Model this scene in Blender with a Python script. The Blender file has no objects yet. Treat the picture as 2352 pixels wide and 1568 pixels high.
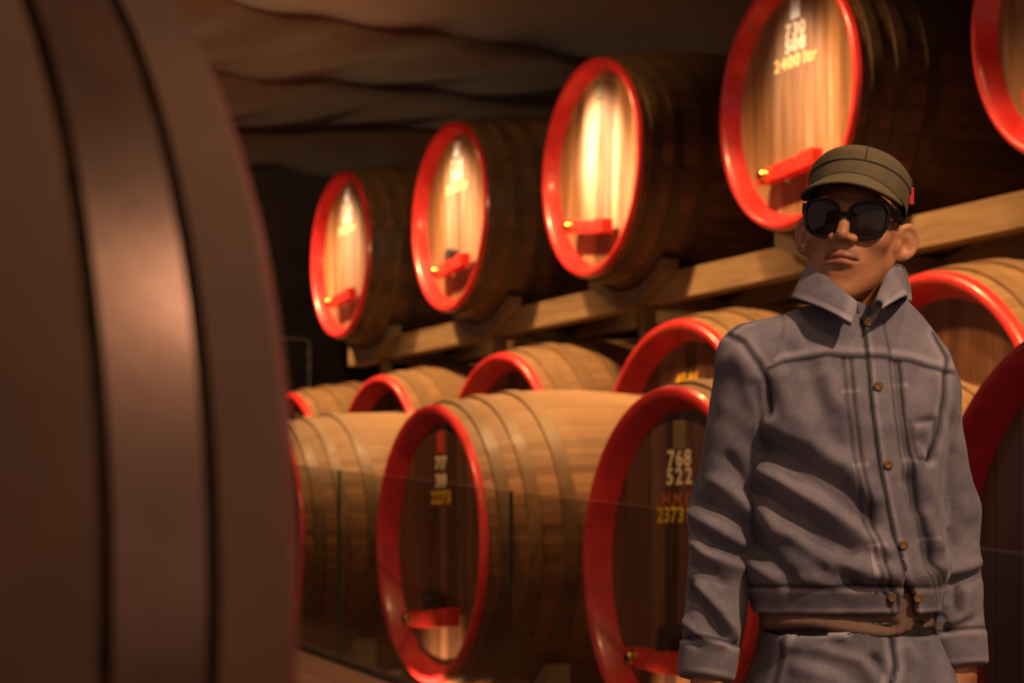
import bpy, bmesh, math, random
import numpy as np
from mathutils import Vector, Matrix, Euler

random.seed(7)
scene = bpy.context.scene
COL = scene.collection

# ------------------------------------------------------------------ camera
cam_data = bpy.data.cameras.new('camera')
cam_data.sensor_width = 36.0
cam_data.lens = 75.0
cam_data.shift_y = 446.0 / 2352.0
cam_data.clip_end = 200
cam_data.dof.use_dof = True
cam_data.dof.focus_distance = 4.1
cam_data.dof.aperture_fstop = 5.0
cam = bpy.data.objects.new('camera', cam_data)
COL.objects.link(cam)
cam.location = (0, 0, 1.165)
cam.rotation_euler = (math.radians(90), 0, 0)
scene.camera = cam

# row frame: S runs along the barrel rows (away, to the left), T across the rows (into the racks)
ANG = math.radians(24.7)
DX, DY = -math.sin(ANG), math.cos(ANG)
NX, NY = math.cos(ANG), math.sin(ANG)
def st(s, t, z=0.0):
    return Vector((s * DX + t * NX, s * DY + t * NY, z))

# ------------------------------------------------------------------ world, exposure
world = bpy.data.worlds.new('cellar_air')
scene.world = world
world.use_nodes = True
bg = world.node_tree.nodes['Background']
bg.inputs[0].default_value = (0.66, 0.41, 0.32, 1)
bg.inputs[1].default_value = 0.50
scene.view_settings.view_transform = 'Standard'
scene.view_settings.look = 'None'
scene.view_settings.exposure = 0.0
scene.view_settings.gamma = 1.0
scene.view_settings.use_curve_mapping = False

# ------------------------------------------------------------------ lamps of the cellar and added fills
WARM = (1.0, 0.54, 0.21)
SOFTW = (1.0, 0.61, 0.35)
def spot(name, loc, target, power, color=WARM, size=70, blend=0.6, radius=0.05):
    l = bpy.data.lights.new(name, 'SPOT')
    l.energy = power; l.color = color
    l.spot_size = math.radians(size); l.spot_blend = blend
    l.shadow_soft_size = radius
    o = bpy.data.objects.new(name, l)
    COL.objects.link(o)
    o.location = loc
    o.rotation_euler = (Vector(target) - Vector(loc)).to_track_quat('-Z', 'Y').to_euler()
    return o
C_S = [16.73, 14.41, 12.11, 9.78, 7.46]
B_S = [18.12, 15.87, 13.55, 11.02, 8.55]
# ceiling spots between the aisle and the racks: barrel heads of the upper rack and tops of the lower rows
for s_i, pw in zip(C_S, [560, 620, 1250, 300, 260]):
    spot('rack_spot', st(s_i + 0.30, 5.15, 4.72), st(s_i - 0.02, 6.18, 3.58), pw, (1.0, 0.74, 0.58), 28, 1.0, 0.05)
for s_i in (17.2, 14.6, 12.0, 9.4, 6.8):
    spot('row_downlight', st(s_i, 4.75, 4.72), st(s_i - 0.2, 5.9, 1.6), 760, WARM, 90, 0.9, 0.08)
# small uplights on the cellar floor in front of the lowest row
for s_i, pw, za in ((13.0, 70, 0.44), (10.27, 170, 0.44), (7.72, 130, 0.36), (5.03, 20, 0.30)):
    spot('floor_uplight', st(s_i - 0.02, 3.87, 0.10), st(s_i, 4.33, za), pw, (1.0, 0.62, 0.33), 58, 0.9, 0.03)
# added fill over the walkway: brightens heads and near sides of the lowest row
for s_i, pw in ((8.9, 400), (6.0, 320)):
    spot('walkway_light', st(s_i, 1.2, 4.6), st(s_i + 1.7, 4.3, 0.95), pw, WARM, 52, 0.9, 0.10)
# lamps over the walkway: the visitor and the near cask
spot('walkway_light', (1.6, -1.0, 3.9), (-0.2, 2.0, 1.2), 130, WARM, 50, 0.9, 0.12)
spot('walkway_light', (2.45, 1.8, 3.25), (-0.33, 1.75, 1.36), 300, (1.0, 0.64, 0.42), 24, 0.9, 0.16)
spot('walkway_light', (2.0, 1.2, 3.85), (0.55, 3.5, 1.3), 460, SOFTW, 42, 0.7, 0.09)
spot('walkway_light', (1.0, 2.5, 4.45), (0.55, 3.5, 1.25), 130, SOFTW, 46, 0.7, 0.09)
spot('walkway_light', (-0.9, 4.4, 4.3), (0.4, 3.5, 1.3), 60, SOFTW, 50, 0.8, 0.12)
# unseen spots added to wash light along the cloth ceiling
spot('ceiling_fill', st(9.5, 2.6, 3.9), st(17.5, 4.6, 5.0), 600, WARM, 55, 0.9, 0.1)
spot('ceiling_fill', st(9.6, 4.4, 4.3), st(15.0, 6.9, 5.0), 170, WARM, 60, 0.9, 0.1)

# ------------------------------------------------------------------ helpers
def tag(o, label=None, cat=None, group=None, kind=None):
    if label: o['label'] = label
    if cat: o['category'] = cat
    if group: o['group'] = group
    if kind: o['kind'] = kind
    return o
def link_mesh(name, me, mat=None, parent=None, loc=(0, 0, 0), rot=(0, 0, 0)):
    o = bpy.data.objects.new(name, me)
    COL.objects.link(o)
    if mat is not None and len(me.materials) == 0: me.materials.append(mat)
    if parent is not None: o.parent = parent
    o.location = loc; o.rotation_euler = rot
    return o
def empty(name, loc=(0, 0, 0), rz=0.0, scale=1.0):
    o = bpy.data.objects.new(name, None)
    COL.objects.link(o)
    o.empty_display_size = 0.1
    o.location = loc; o.rotation_euler = (0, 0, rz); o.scale = (scale,) * 3
    return o
def mesh_from(name, verts, faces, smooth=False):
    me = bpy.data.meshes.new(name)
    me.from_pydata([tuple(v) for v in verts], [], [tuple(f) for f in faces])
    if smooth: me.polygons.foreach_set('use_smooth', [True] * len(me.polygons))
    me.update()
    return me
def box_mesh(name, x0, x1, y0, y1, z0, z1, bevel=0.0):
    bm = bmesh.new()
    vs = [bm.verts.new(c) for c in ((x0,y0,z0),(x1,y0,z0),(x1,y1,z0),(x0,y1,z0),(x0,y0,z1),(x1,y0,z1),(x1,y1,z1),(x0,y1,z1))]
    for f in ((3,2,1,0),(4,5,6,7),(0,1,5,4),(1,2,6,5),(2,3,7,6),(3,0,4,7)): bm.faces.new([vs[i] for i in f])
    if bevel: bmesh.ops.bevel(bm, geom=bm.edges[:], offset=bevel, segments=2, affect='EDGES', profile=0.7)
    me = bpy.data.meshes.new(name); bm.to_mesh(me); bm.free()
    return me
def prism_mesh(name, poly, axis_vec, bevel=0.0):
    """extrude a closed polygon of 3-D points along axis_vec"""
    bm = bmesh.new()
    a = [bm.verts.new(p) for p in poly]
    b = [bm.verts.new(Vector(p) + Vector(axis_vec)) for p in poly]
    n = len(poly)
    bm.faces.new(a); bm.faces.new(b[::-1])
    for i in range(n): bm.faces.new((a[i], b[i], b[(i + 1) % n], a[(i + 1) % n]))
    bmesh.ops.recalc_face_normals(bm, faces=bm.faces[:])
    if bevel: bmesh.ops.bevel(bm, geom=bm.edges[:], offset=bevel, segments=2, affect='EDGES', profile=0.7)
    me = bpy.data.meshes.new(name); bm.to_mesh(me); bm.free()
    return me
def lathe_x(name, prof, n=64, closed=False, smooth=True):
    """profile of (x, r) turned about the X axis"""
    V, F = [], []
    m = len(prof)
    for i in range(n):
        a = 2 * math.pi * i / n
        for x, r in prof: V.append((x, r * math.sin(a), r * math.cos(a)))
    for i in range(n):
        for j in range(m if closed else m - 1):
            j2 = (j + 1) % m
            F.append((i*m + j, i*m + j2, ((i+1) % n)*m + j2, ((i+1) % n)*m + j))
    me = mesh_from(name, V, F, smooth)
    bm = bmesh.new(); bm.from_mesh(me)
    bmesh.ops.remove_doubles(bm, verts=bm.verts[:], dist=1e-6)
    bmesh.ops.recalc_face_normals(bm, faces=bm.faces[:]); bm.to_mesh(me); bm.free()
    if smooth: me.set_sharp_from_angle(angle=math.radians(38))
    return me
def tube_mesh(name, pts, rad, n=10, smooth=True):
    """round tube through points; rad is a number or a list"""
    pts = [Vector(p) for p in pts]
    R = rad if isinstance(rad, (list, tuple)) else [rad] * len(pts)
    V, F = [], []
    up = Vector((0, 0, 1))
    for i, p in enumerate(pts):
        t = (pts[min(i + 1, len(pts) - 1)] - pts[max(i - 1, 0)]).normalized()
        u = t.cross(up)
        if u.length < 1e-3: u = t.cross(Vector((1, 0, 0)))
        u.normalize(); w = u.cross(t)
        for k in range(n):
            a = 2 * math.pi * k / n
            V.append(p + (u * math.cos(a) + w * math.sin(a)) * R[i])
    for i in range(len(pts) - 1):
        for k in range(n):
            F.append((i*n + k, i*n + (k+1) % n, (i+1)*n + (k+1) % n, (i+1)*n + k))
    F.append(tuple(range(n))[::-1]); F.append(tuple((len(pts)-1)*n + k for k in range(n)))
    return mesh_from(name, V, F, smooth)

# ------------------------------------------------------------------ materials
class N:
    """tiny node-tree helper"""
    def __init__(self, name):
        self.m = bpy.data.materials.new(name); self.m.use_nodes = True
        self.t = self.m.node_tree; self.b = self.t.nodes['Principled BSDF']
    def l(self, a, b): self.t.links.new(a, b)
    def ramp(self, fac, stops):
        r = self.t.nodes.new('ShaderNodeValToRGB')
        el = r.color_ramp.elements
        while len(el) < len(stops): el.new(0.5)
        for e, (p, c) in zip(el, stops): e.position = p; e.color = (*c, 1)
        self.l(fac, r.inputs[0]); return r
    def mix(self, fac, a, b, mode='MIX'):
        n = self.t.nodes.new('ShaderNodeMix'); n.data_type = 'RGBA'; n.blend_type = mode
        for s, v in ((n.inputs[0], fac), (n.inputs[6], a), (n.inputs[7], b)):
            if hasattr(v, 'type') and hasattr(v, 'links'): self.l(v, s)
            else: s.default_value = v if isinstance(v, (int, float)) else (*v, 1)
        return n.outputs[2]
    def math(self, op, a, b=0.0):
        n = self.t.nodes.new('ShaderNodeMath'); n.operation = op
        for s, v in ((n.inputs[0], a), (n.inputs[1], b)):
            if hasattr(v, 'links'): self.l(v, s)
            else: s.default_value = v
        return n.outputs[0]
    def coords(self, scale, rand=0.0):
        tc = self.t.nodes.new('ShaderNodeTexCoord')
        mp = self.t.nodes.new('ShaderNodeMapping'); mp.inputs['Scale'].default_value = scale
        self.l(tc.outputs['Object'], mp.inputs['Vector'])
        if rand:
            oi = self.t.nodes.new('ShaderNodeObjectInfo')
            c = self.t.nodes.new('ShaderNodeCombineXYZ')
            r = self.math('MULTIPLY', oi.outputs['Random'], rand)
            for i in range(3): self.l(r, c.inputs[i])
            self.l(c.outputs[0], mp.inputs['Location'])
        return mp.outputs[0]
    def noise(self, vec, scale, detail=4.0, rough=0.55):
        n = self.t.nodes.new('ShaderNodeTexNoise')
        n.inputs['Scale'].default_value = scale; n.inputs['Detail'].default_value = detail
        n.inputs['Roughness'].default_value = rough
        self.l(vec, n.inputs['Vector']); return n.outputs[0]
    def bump(self, h, strength, dist=0.01):
        n = self.t.nodes.new('ShaderNodeBump')
        n.inputs['Strength'].default_value = strength; n.inputs['Distance'].default_value = dist
        self.l(h, n.inputs['Height']); self.l(n.outputs[0], self.b.inputs['Normal'])
    def set(self, **kw):
        for k, v in kw.items():
            s = self.b.inputs[k.replace('_', ' ')]
            if hasattr(v, 'links'): self.l(v, s)
            else: s.default_value = v
        return self

def wood(name, dark, mid, light, grain, rough=(0.45, 0.7), rnd=0.35, dust=None, coat=0.0, bump=0.25, spec=0.5, coat_rough=0.2):
    """grain = mapping scale: small along the fibre; rnd = how much boards differ; dust = (colour, amount) lying on upward faces"""
    n = N(name)
    v = n.coords(grain, 37.0)
    g = n.noise(v, 1.0, 6.0, 0.6)
    big = n.noise(n.coords(tuple(c * 0.18 for c in grain), 11.0), 1.0, 3.0)
    f = n.math('ADD', n.math('MULTIPLY', g, 0.65), n.math('MULTIPLY', big, 0.35))
    col = n.ramp(f, [(0.30, dark), (0.50, mid), (0.70, light)]).outputs[0]
    oi = n.t.nodes.new('ShaderNodeObjectInfo')
    hsv = n.t.nodes.new('ShaderNodeHueSaturation')
    n.l(n.math('ADD', n.math('MULTIPLY', oi.outputs['Random'], 2 * rnd), 1.0 - rnd), hsv.inputs['Value'])
    n.l(col, hsv.inputs['Color'])
    col = hsv.outputs[0]
    if dust:
        ge = n.t.nodes.new('ShaderNodeNewGeometry'); sx = n.t.nodes.new('ShaderNodeSeparateXYZ')
        n.l(ge.outputs['Normal'], sx.inputs[0])
        up = n.ramp(sx.outputs[2], [(0.25, (0, 0, 0)), (0.95, (1, 1, 1))]).outputs[0]
        dn = n.ramp(n.noise(n.coords((2.5, 2.5, 2.5), 5.0), 1.0, 5.0), [(0.3, (0.55,)*3), (0.7, (1, 1, 1))]).outputs[0]
        fac = n.math('MULTIPLY', n.math('MULTIPLY', up, dn), dust[1])
        col = n.mix(fac, col, dust[0])
    n.set(Base_Color=col, Coat_Weight=coat, Coat_Roughness=coat_rough, Specular_IOR_Level=spec)
    r = n.ramp(g, [(0.3, (rough[0],)*3), (0.7, (rough[1],)*3)])
    n.l(r.outputs[0], n.b.inputs['Roughness'])
    n.bump(g, bump, 0.006)
    return n.m

DUST = (0.38, 0.25, 0.13)
M = {}
M['stave_low'] = wood('dusty_stave_oak', (0.09, 0.036, 0.014), (0.19, 0.08, 0.03), (0.29, 0.135, 0.055), (3, 26, 26), (0.5, 0.75), 0.16, (DUST, 0.85))
M['stave_high'] = wood('dark_stave_oak', (0.05, 0.025, 0.014), (0.115, 0.055, 0.028), (0.19, 0.095, 0.048), (3, 26, 26), (0.5, 0.8), 0.35, ((0.22, 0.15, 0.06), 0.6))
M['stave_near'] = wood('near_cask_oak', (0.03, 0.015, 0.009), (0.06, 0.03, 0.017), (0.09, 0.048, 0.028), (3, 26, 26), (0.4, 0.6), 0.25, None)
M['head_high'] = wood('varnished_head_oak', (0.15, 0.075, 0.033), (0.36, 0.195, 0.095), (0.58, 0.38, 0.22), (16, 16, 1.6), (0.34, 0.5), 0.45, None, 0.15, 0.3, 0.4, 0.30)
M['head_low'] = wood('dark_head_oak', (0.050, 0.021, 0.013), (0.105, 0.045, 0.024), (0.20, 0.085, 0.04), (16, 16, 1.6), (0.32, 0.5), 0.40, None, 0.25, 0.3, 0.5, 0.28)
M['beam'] = wood('rack_timber', (0.14, 0.085, 0.04), (0.24, 0.155, 0.075), (0.33, 0.22, 0.115), (1.5, 18, 18), (0.6, 0.85), 0.12)
M['saddle'] = wood('saddle_timber', (0.11, 0.075, 0.045), (0.18, 0.125, 0.08), (0.26, 0.19, 0.12), (10, 1.5, 10), (0.6, 0.85), 0.15)

def red_paint(name, base, deep, rough):
    n = N(name)
    v = n.coords((1, 1, 1), 9.0)
    w = n.noise(v, 9.0, 5.0)
    col = n.ramp(w, [(0.25, deep), (0.5, base), (0.8, tuple(min(1, c * 1.25 + 0.02) for c in base))]).outputs[0]
    chips = n.ramp(n.noise(v, 34.0, 4.0, 0.7), [(0.70, (0, 0, 0)), (0.76, (1, 1, 1))]).outputs[0]
    col = n.mix(n.math('MULTIPLY', chips, 0.6), col, (0.42, 0.16, 0.09))
    n.set(Base_Color=col, Roughness=rough, Coat_Weight=0.3, Coat_Roughness=0.15)
    n.bump(n.noise(v, 24.0, 4.0), 0.35, 0.006)
    return n.m
M['red'] = red_paint('red_chime_paint', (0.66, 0.030, 0.036), (0.46, 0.014, 0.020), 0.36)
M['red_bar'] = red_paint('red_bar_paint', (0.68, 0.035, 0.025), (0.5, 0.018, 0.018), 0.42)

def plain(name, col, rough=0.5, metal=0.0, var=0.25, scale=14.0, bump=0.15):
    n = N(name)
    w = n.noise(n.coords((1, 1, 1), 7.0), scale, 5.0)
    c = n.ramp(w, [(0.25, tuple(x * (1 - var) for x in col)), (0.75, tuple(min(1, x * (1 + var)) for x in col))]).outputs[0]
    n.set(Base_Color=c, Roughness=rough, Metallic=metal)
    if bump: n.bump(w, bump, 0.004)
    return n.m
M['hoop_low'] = wood('rusty_dusty_hoop', (0.06, 0.032, 0.018), (0.13, 0.066, 0.032), (0.22, 0.115, 0.05), (9, 9, 9), (0.4, 0.65), 0.2, (DUST, 0.75))
M['hoop_high'] = wood('dark_iron_hoop', (0.035, 0.022, 0.015), (0.075, 0.045, 0.026), (0.15, 0.08, 0.035), (9, 9, 9), (0.4, 0.65), 0.2, ((0.22, 0.15, 0.06), 0.5))
M['brass'] = plain('brass', (0.62, 0.42, 0.12), 0.32, 1.0, 0.2)
M['dark_iron'] = plain('dark_iron', (0.05, 0.035, 0.03), 0.45, 0.3)
M['cream'] = plain('cream_stencil', (0.80, 0.66, 0.42), 0.5, 0, 0.18, 30, 0)
M['white'] = plain('white_plate', (0.86, 0.80, 0.64), 0.4, 0, 0.06, 20, 0)
M['yellow'] = plain('yellow_stencil', (0.80, 0.46, 0.03), 0.5, 0, 0.15, 30, 0)
M['yellow_pale'] = plain('pale_yellow_stencil', (0.82, 0.60, 0.22), 0.5, 0, 0.12, 30, 0)
M['orange'] = plain('faded_red_stencil', (0.42, 0.11, 0.03), 0.55, 0, 0.3, 30, 0)
M['redplate'] = plain('red_plate', (0.50, 0.05, 0.035), 0.45, 0, 0.25, 18, 0)
M['olive'] = plain('tarnished_plate', (0.20, 0.14, 0.055), 0.5, 0, 0.2, 18, 0)
M['bung'] = plain('bung_wood', (0.11, 0.035, 0.022), 0.6, 0, 0.3)

# ================================================================== the setting
def struct(name, me, mat):
    return tag(link_mesh(name, me, mat), kind='structure')
RAMP = 0.069
def floor_z(s): return RAMP * (s - 3.0)

def carpet_mat():
    n = N('walkway_carpet')
    f = n.noise(n.coords((1, 1, 1)), 220.0, 3.0)
    b = n.noise(n.coords((1, 1, 1)), 3.0, 3.0)
    c = n.ramp(n.math('ADD', n.math('MULTIPLY', f, 0.6), n.math('MULTIPLY', b, 0.4)), [(0.3, (0.11, 0.055, 0.05)), (0.7, (0.24, 0.13, 0.11))]).outputs[0]
    n.set(Base_Color=c, Roughness=0.75); n.bump(f, 0.5, 0.004)
    return n.m
def prism_st(name, s0, s1, t0, t1, zlow):
    """walkway slab whose top follows the ramp"""
    P = [st(s0, t0, zlow), st(s1, t0, zlow), st(s1, t1, zlow), st(s0, t1, zlow),
         st(s0, t0, floor_z(s0)), st(s1, t0, floor_z(s1)), st(s1, t1, floor_z(s1)), st(s0, t1, floor_z(s0))]
    return mesh_from(name, P, [(0,1,2,3),(7,6,5,4),(4,5,1,0),(5,6,2,1),(6,7,3,2),(7,4,0,3)])
struct('floor', prism_st('floor', -4.0, 21.0, -6.0, 3.84, -0.9), carpet_mat())
P = [st(-4, 3.84, 0), st(21, 3.84, 0), st(21, 10, 0), st(-4, 10, 0), st(-4, 3.84, -0.9), st(21, 3.84, -0.9), st(21, 10, -0.9), st(-4, 10, -0.9)]
struct('floor_cellar', mesh_from('floor_cellar', P, [(3,2,1,0),(4,5,6,7),(0,1,5,4),(1,2,6,5),(2,3,7,6),(3,0,4,7)]),
       plain('cellar_concrete', (0.13, 0.085, 0.06), 0.8, 0, 0.3, 3.0, 0.3))
dark_wall = plain('dark_cellar_plaster', (0.045, 0.034, 0.036), 0.9, 0, 0.3, 1.6, 0.4)
def wall_box(name, s0, s1, t0, t1, z0, z1):
    P = [st(s, t, z) for z in (z0, z1) for s, t in ((s0, t0), (s1, t0), (s1, t1), (s0, t1))]
    me = mesh_from(name, P, [(0,1,2,3),(7,6,5,4),(4,5,1,0),(5,6,2,1),(6,7,3,2),(7,4,0,3)])
    struct(name, me, dark_wall)
wall_box('wall_far', 21.0, 21.3, -6.0, 10.0, -0.9, 5.6)
wall_box('wall_back', -4.0, 21.3, 10.0, 10.3, -0.9, 5.6)

# ceiling: dark cloth hung in swags across the cellar
def cloth_ceiling():
    S = np.linspace(-4, 21, 340); T = np.linspace(-6, 10, 150)
    s, t = np.meshgrid(S, T, indexing='ij')
    per = 2.15
    ph = (s - 0.06 * t + 0.25 * np.sin(t * 0.8) + 0.5) / per
    fr = ph - np.floor(ph)
    k = np.floor(ph)
    sag = 0.20 + 0.10 * np.sin(k * 2.3)
    z = 5.12 - sag * (4 * fr * (1 - fr)) ** 0.8
    z += 0.035 * np.sin(t * 2.1 + 1.3 * np.sin(s * 0.9)) + 0.05 * np.sin(t * 0.9 + 0.7 * s)
    z += 0.018 * np.sin(t * 7.0 + 2.0 * s + 1.5 * np.sin(s * 2.0))
    X = s * DX + t * NX; Y = s * DY + t * NY
    V = np.stack([X, Y, z], -1).reshape(-1, 3)
    a, b = S.size, T.size
    i, j = np.meshgrid(np.arange(a - 1), np.arange(b - 1), indexing='ij')
    q = (i * b + j).ravel()
    F = np.stack([q, q + 1, q + b + 1, q + b], -1)
    n = N('ceiling_cloth')
    w = n.noise(n.coords((1, 1, 1)), 1.3, 4.0)
    c = n.ramp(w, [(0.3, (0.085, 0.045, 0.032)), (0.7, (0.16, 0.085, 0.055))]).outputs[0]
    n.set(Base_Color=c, Roughness=0.8, Sheen_Weight=0.3)
    n.bump(n.noise(n.coords((1, 1, 1)), 160.0, 2.0), 0.2, 0.004)
    struct('ceiling', mesh_from('ceiling', V, F[:, ::-1].tolist(), True), n.m)
cloth_ceiling()

# ================================================================== casks
LEN, BUL = 1.2, 0.076
AX = 0.5 + BUL
NST = 32
def rad(x): return 0.5 + BUL * (1 - ((x - LEN / 2) / (LEN / 2)) ** 2)
def stave_mesh():
    xs = [0.015, 0.20, 0.40, 0.60, 0.80, 1.00, LEN]
    h = math.pi / NST * 0.985
    V, F = [], []
    for x in xs:
        r = rad(x)
        for a, rr in ((-h, r - 0.0015), (-h * 0.4, r), (h * 0.4, r), (h, r - 0.0015), (h, r - 0.018), (-h, r - 0.018)):
            V.append((x, rr * math.sin(a), rr * math.cos(a)))
    for i in range(len(xs) - 1):
        for j in range(6):
            F.append((i*6 + j, (i+1)*6 + j, (i+1)*6 + (j+1) % 6, i*6 + (j+1) % 6))
    F.append(tuple(range(6))); F.append(tuple((len(xs)-1)*6 + k for k in range(5, -1, -1)))
    me = mesh_from('stave', V, F)
    bm = bmesh.new(); bm.from_mesh(me); bmesh.ops.recalc_face_normals(bm, faces=bm.faces[:]); bm.to_mesh(me); bm.free()
    return me
HR = 0.452
def head_boards():
    rng = random.Random(3)
    w = [rng.uniform(0.85, 1.2) for _ in range(11)]
    tot = sum(w); edges = [-HR]
    for x in w: edges.append(edges[-1] + 2 * HR * x / tot)
    out = []
    for k in range(11):
        a, b = edges[k] + (0.0012 if k else 0.004), edges[k + 1] - (0.0012 if k < 10 else 0.004)
        n = 5
        ys = [a + (b - a) * i / n for i in range(n + 1)]
        top = [(0.070, y, math.sqrt(max(HR*HR - y*y, 1e-6))) for y in ys]
        bot = [(0.070, y, -math.sqrt(max(HR*HR - y*y, 1e-6))) for y in ys[::-1]]
        out.append(prism_mesh('head_board', top + bot, (0.03, 0, 0)))
    return out
def hoop_mesh(x0, x1, proud=0.007):
    p = [(x0, rad(x0) - 0.004), (x0, rad(x0) + proud), ((x0 + x1) / 2, rad((x0 + x1) / 2) + proud), (x1, rad(x1) + proud), (x1, rad(x1) - 0.004)]
    return lathe_x('hoop', p, 72, False, True)
def chime_mesh(ow):
    p = [(0.074, 0.440), (0.045, 0.452), (0.016, 0.468), (0.006, 0.474), (0.0, 0.481), (-0.002, 0.488), (-0.001, 0.496), (0.003, 0.501), (0.008, 0.504),
         (ow, rad(ow) + 0.004), (ow + 0.001, rad(ow) - 0.02), (0.074, 0.47)]
    return lathe_x('chime_ring', p, 96, True, True)
def arc_pts(cy, cz, r, a0, a1, n):
    return [(cy + r * math.cos(a0 + (a1 - a0) * i / n), cz + r * math.sin(a0 + (a1 - a0) * i / n)) for i in range(n + 1)]
def bar_mesh():
    # seen from the front: y runs to the left; thick end with a notch for the screw, hump at the other end
    L2, h = 0.205, 0.029
    o = [(L2, -h), (L2, h * 0.9), (0.115, h), (0.105, h * 0.35), (0.085, h * 0.35), (0.075, h * 0.95), (-0.02, h), (-0.05, h * 1.15), (-0.075, h * 0.85), (-0.10, h * 0.9),
         (-0.125, h * 1.3), (-L2, h * 1.35), (-L2, -h * 0.9), (0.0, -h * 1.1)]
    return prism_mesh('bar', [(-0.012, y, z) for y, z in o], (0.055, 0, 0), 0.006)
STAVE = stave_mesh(); BOARDS = head_boards(); BAR = bar_mesh()
CHIME = chime_mesh(0.022); CHIME_NEAR = chime_mesh(0.011)
HOOPS = [hoop_mesh(a, b) for a, b in ((0.062, 0.105), (0.160, 0.205), (0.285, 0.335), (LEN-0.335, LEN-0.285), (LEN-0.205, LEN-0.160), (LEN-0.075, LEN-0.02))]
HOOPS_NEAR = [hoop_mesh(a, b, 0.009) for a, b in ((0.012, 0.062), (0.072, 0.134), (0.145, 0.27), (LEN-0.27, LEN-0.145), (LEN-0.134, LEN-0.072), (LEN-0.062, LEN-0.012))]
REAR = lathe_x('rear_head', [(LEN - 0.05, 0.0), (LEN - 0.05, 0.49), (LEN - 0.03, 0.49), (LEN - 0.03, 0.0)], 48, False, False)
NUT = lathe_x('screw_nut', [(-0.034, 0.010), (-0.034, 0.017), (-0.028, 0.022), (-0.014, 0.022), (-0.010, 0.026), (-0.004, 0.026), (-0.004, 0.0)], 20)
SCREW = lathe_x('screw', [(-0.026, 0.0), (-0.026, 0.012), (-0.004, 0.012)], 14)
LATCH = prism_mesh('door_latch', [(-0.004, y, z) for y, z in [(0.04, -0.05)] + arc_pts(0, 0.01, 0.04, 0, math.pi, 10) + [(-0.04, -0.05)]], (0.05, 0, 0), 0.006)
BUNG = lathe_x('bung', [(0.0, 0.0), (0.0, 0.030), (0.035, 0.026), (0.040, 0.020), (0.040, 0.0)], 14)
PLATE = box_mesh('number_plate', 0.064, 0.072, -0.034, 0.034, -0.042, 0.042, 0.003)
_txt = {}
def text_mesh(body, height, squeeze=1.22):
    key = (body, height, squeeze)
    if key in _txt: return _txt[key]
    cu = bpy.data.curves.new('stencil', 'FONT')
    cu.body = body; cu.size = height * 1.42; cu.align_x = 'CENTER'; cu.extrude = 0.0008; cu.offset = height * 0.045
    cu.space_character = 1.28 if body == '522' else 1.05; cu.resolution_u = 3
    o = bpy.data.objects.new('stencil', cu); COL.objects.link(o)
    bpy.context.view_layer.update()
    dg = bpy.context.evaluated_depsgraph_get()
    me = bpy.data.meshes.new_from_object(o.evaluated_get(dg))
    bpy.data.objects.remove(o)
    for v in me.vertices:
        x, y, z = v.co
        v.co = (-z + 0.0685, -x * squeeze, y)
    me.flip_normals() if False else None
    me.materials.clear()
    _txt[key] = me
    return me
def cask(name, label, group, loc, D, rz, style, lines=(), plate=None, tilt=0.0, bar=True, bung=None, near=False, latch=True):
    """loc = centre of the front head; style picks the timber; lines = [(text, z, height, material)]"""
    r = empty(name, (loc[0], loc[1], loc[2] - AX * D), rz, D)
    tag(r, label, 'barrel', group)
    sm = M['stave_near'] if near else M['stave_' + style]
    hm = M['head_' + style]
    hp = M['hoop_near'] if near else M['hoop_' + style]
    c = (0, 0, AX)
    off = random.uniform(0, 0.19)
    for k in range(NST):
        me = STAVE_M[sm.name]
        link_mesh('stave', me, None, r, c, (2 * math.pi * k / NST + off, 0, 0))
    tl = math.radians(tilt)
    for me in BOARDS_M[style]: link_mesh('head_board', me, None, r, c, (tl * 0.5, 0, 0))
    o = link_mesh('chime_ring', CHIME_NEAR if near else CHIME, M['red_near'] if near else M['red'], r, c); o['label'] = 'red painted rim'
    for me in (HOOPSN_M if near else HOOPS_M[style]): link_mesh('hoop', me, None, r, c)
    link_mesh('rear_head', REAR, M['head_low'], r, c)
    zc = -0.27
    if bar:
        b = link_mesh('bar', BAR, M['red_bar'], r, (0, -zc * 0 - math.sin(tl) * zc, AX + zc), (tl, 0, 0)); b['label'] = 'red painted bar'
        link_mesh('screw_nut', NUT, M['brass'], b, (0, 0.145, 0.0))
        link_mesh('screw', SCREW, M['dark_iron'], b, (0, 0.145, 0.0))
        if latch: link_mesh('door_latch', LATCH, M['dark_iron'] if style == 'low' else M['cream'], r, (0.012, 0.01, AX + zc + 0.055), (tl, 0, 0))  # upper rack latch is cream: the light on it is painted into its colour
    if plate: link_mesh('number_plate', PLATES[plate], None, r, (0, 0.018, AX + 0.372))
    for body, z, h, mat in lines:
        gap_ = h * (0.34 if body == '522' else 0.16)
        ch = [(c_, TXT(c_, h, mat) if c_ != ' ' else None) for c_ in body]
        wd = [(max(v.co.y for v in me_.vertices) - min(v.co.y for v in me_.vertices)) if me_ else h * 0.25 for c_, me_ in ch]
        yy = 0.022 + (sum(wd) + gap_ * (len(wd) - 1)) / 2
        for (c_, me_), w_ in zip(ch, wd):
            if me_:
                mid = (max(v.co.y for v in me_.vertices) + min(v.co.y for v in me_.vertices)) / 2
                link_mesh('stencil_character', me_, None, r, (0, yy - w_ / 2 - mid, AX + z - h / 2))
            yy -= w_ + gap_
    if bung is not None:
        a = math.radians(bung); x = LEN * 0.5; rr = rad(x) - 0.006
        link_mesh('bung', BUNG, M['bung'], r, (x, -rr * math.sin(a), AX + rr * math.cos(a)), (a, -math.pi / 2, 0))
    return r
def with_mat(me, mat):
    m = me.copy(); m.materials.clear(); m.materials.append(mat); return m
M['hoop_near'] = plain('near_hoop_steel', (0.17, 0.10, 0.072), 0.34, 0.75, 0.55, 4.0, 0.5)
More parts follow.
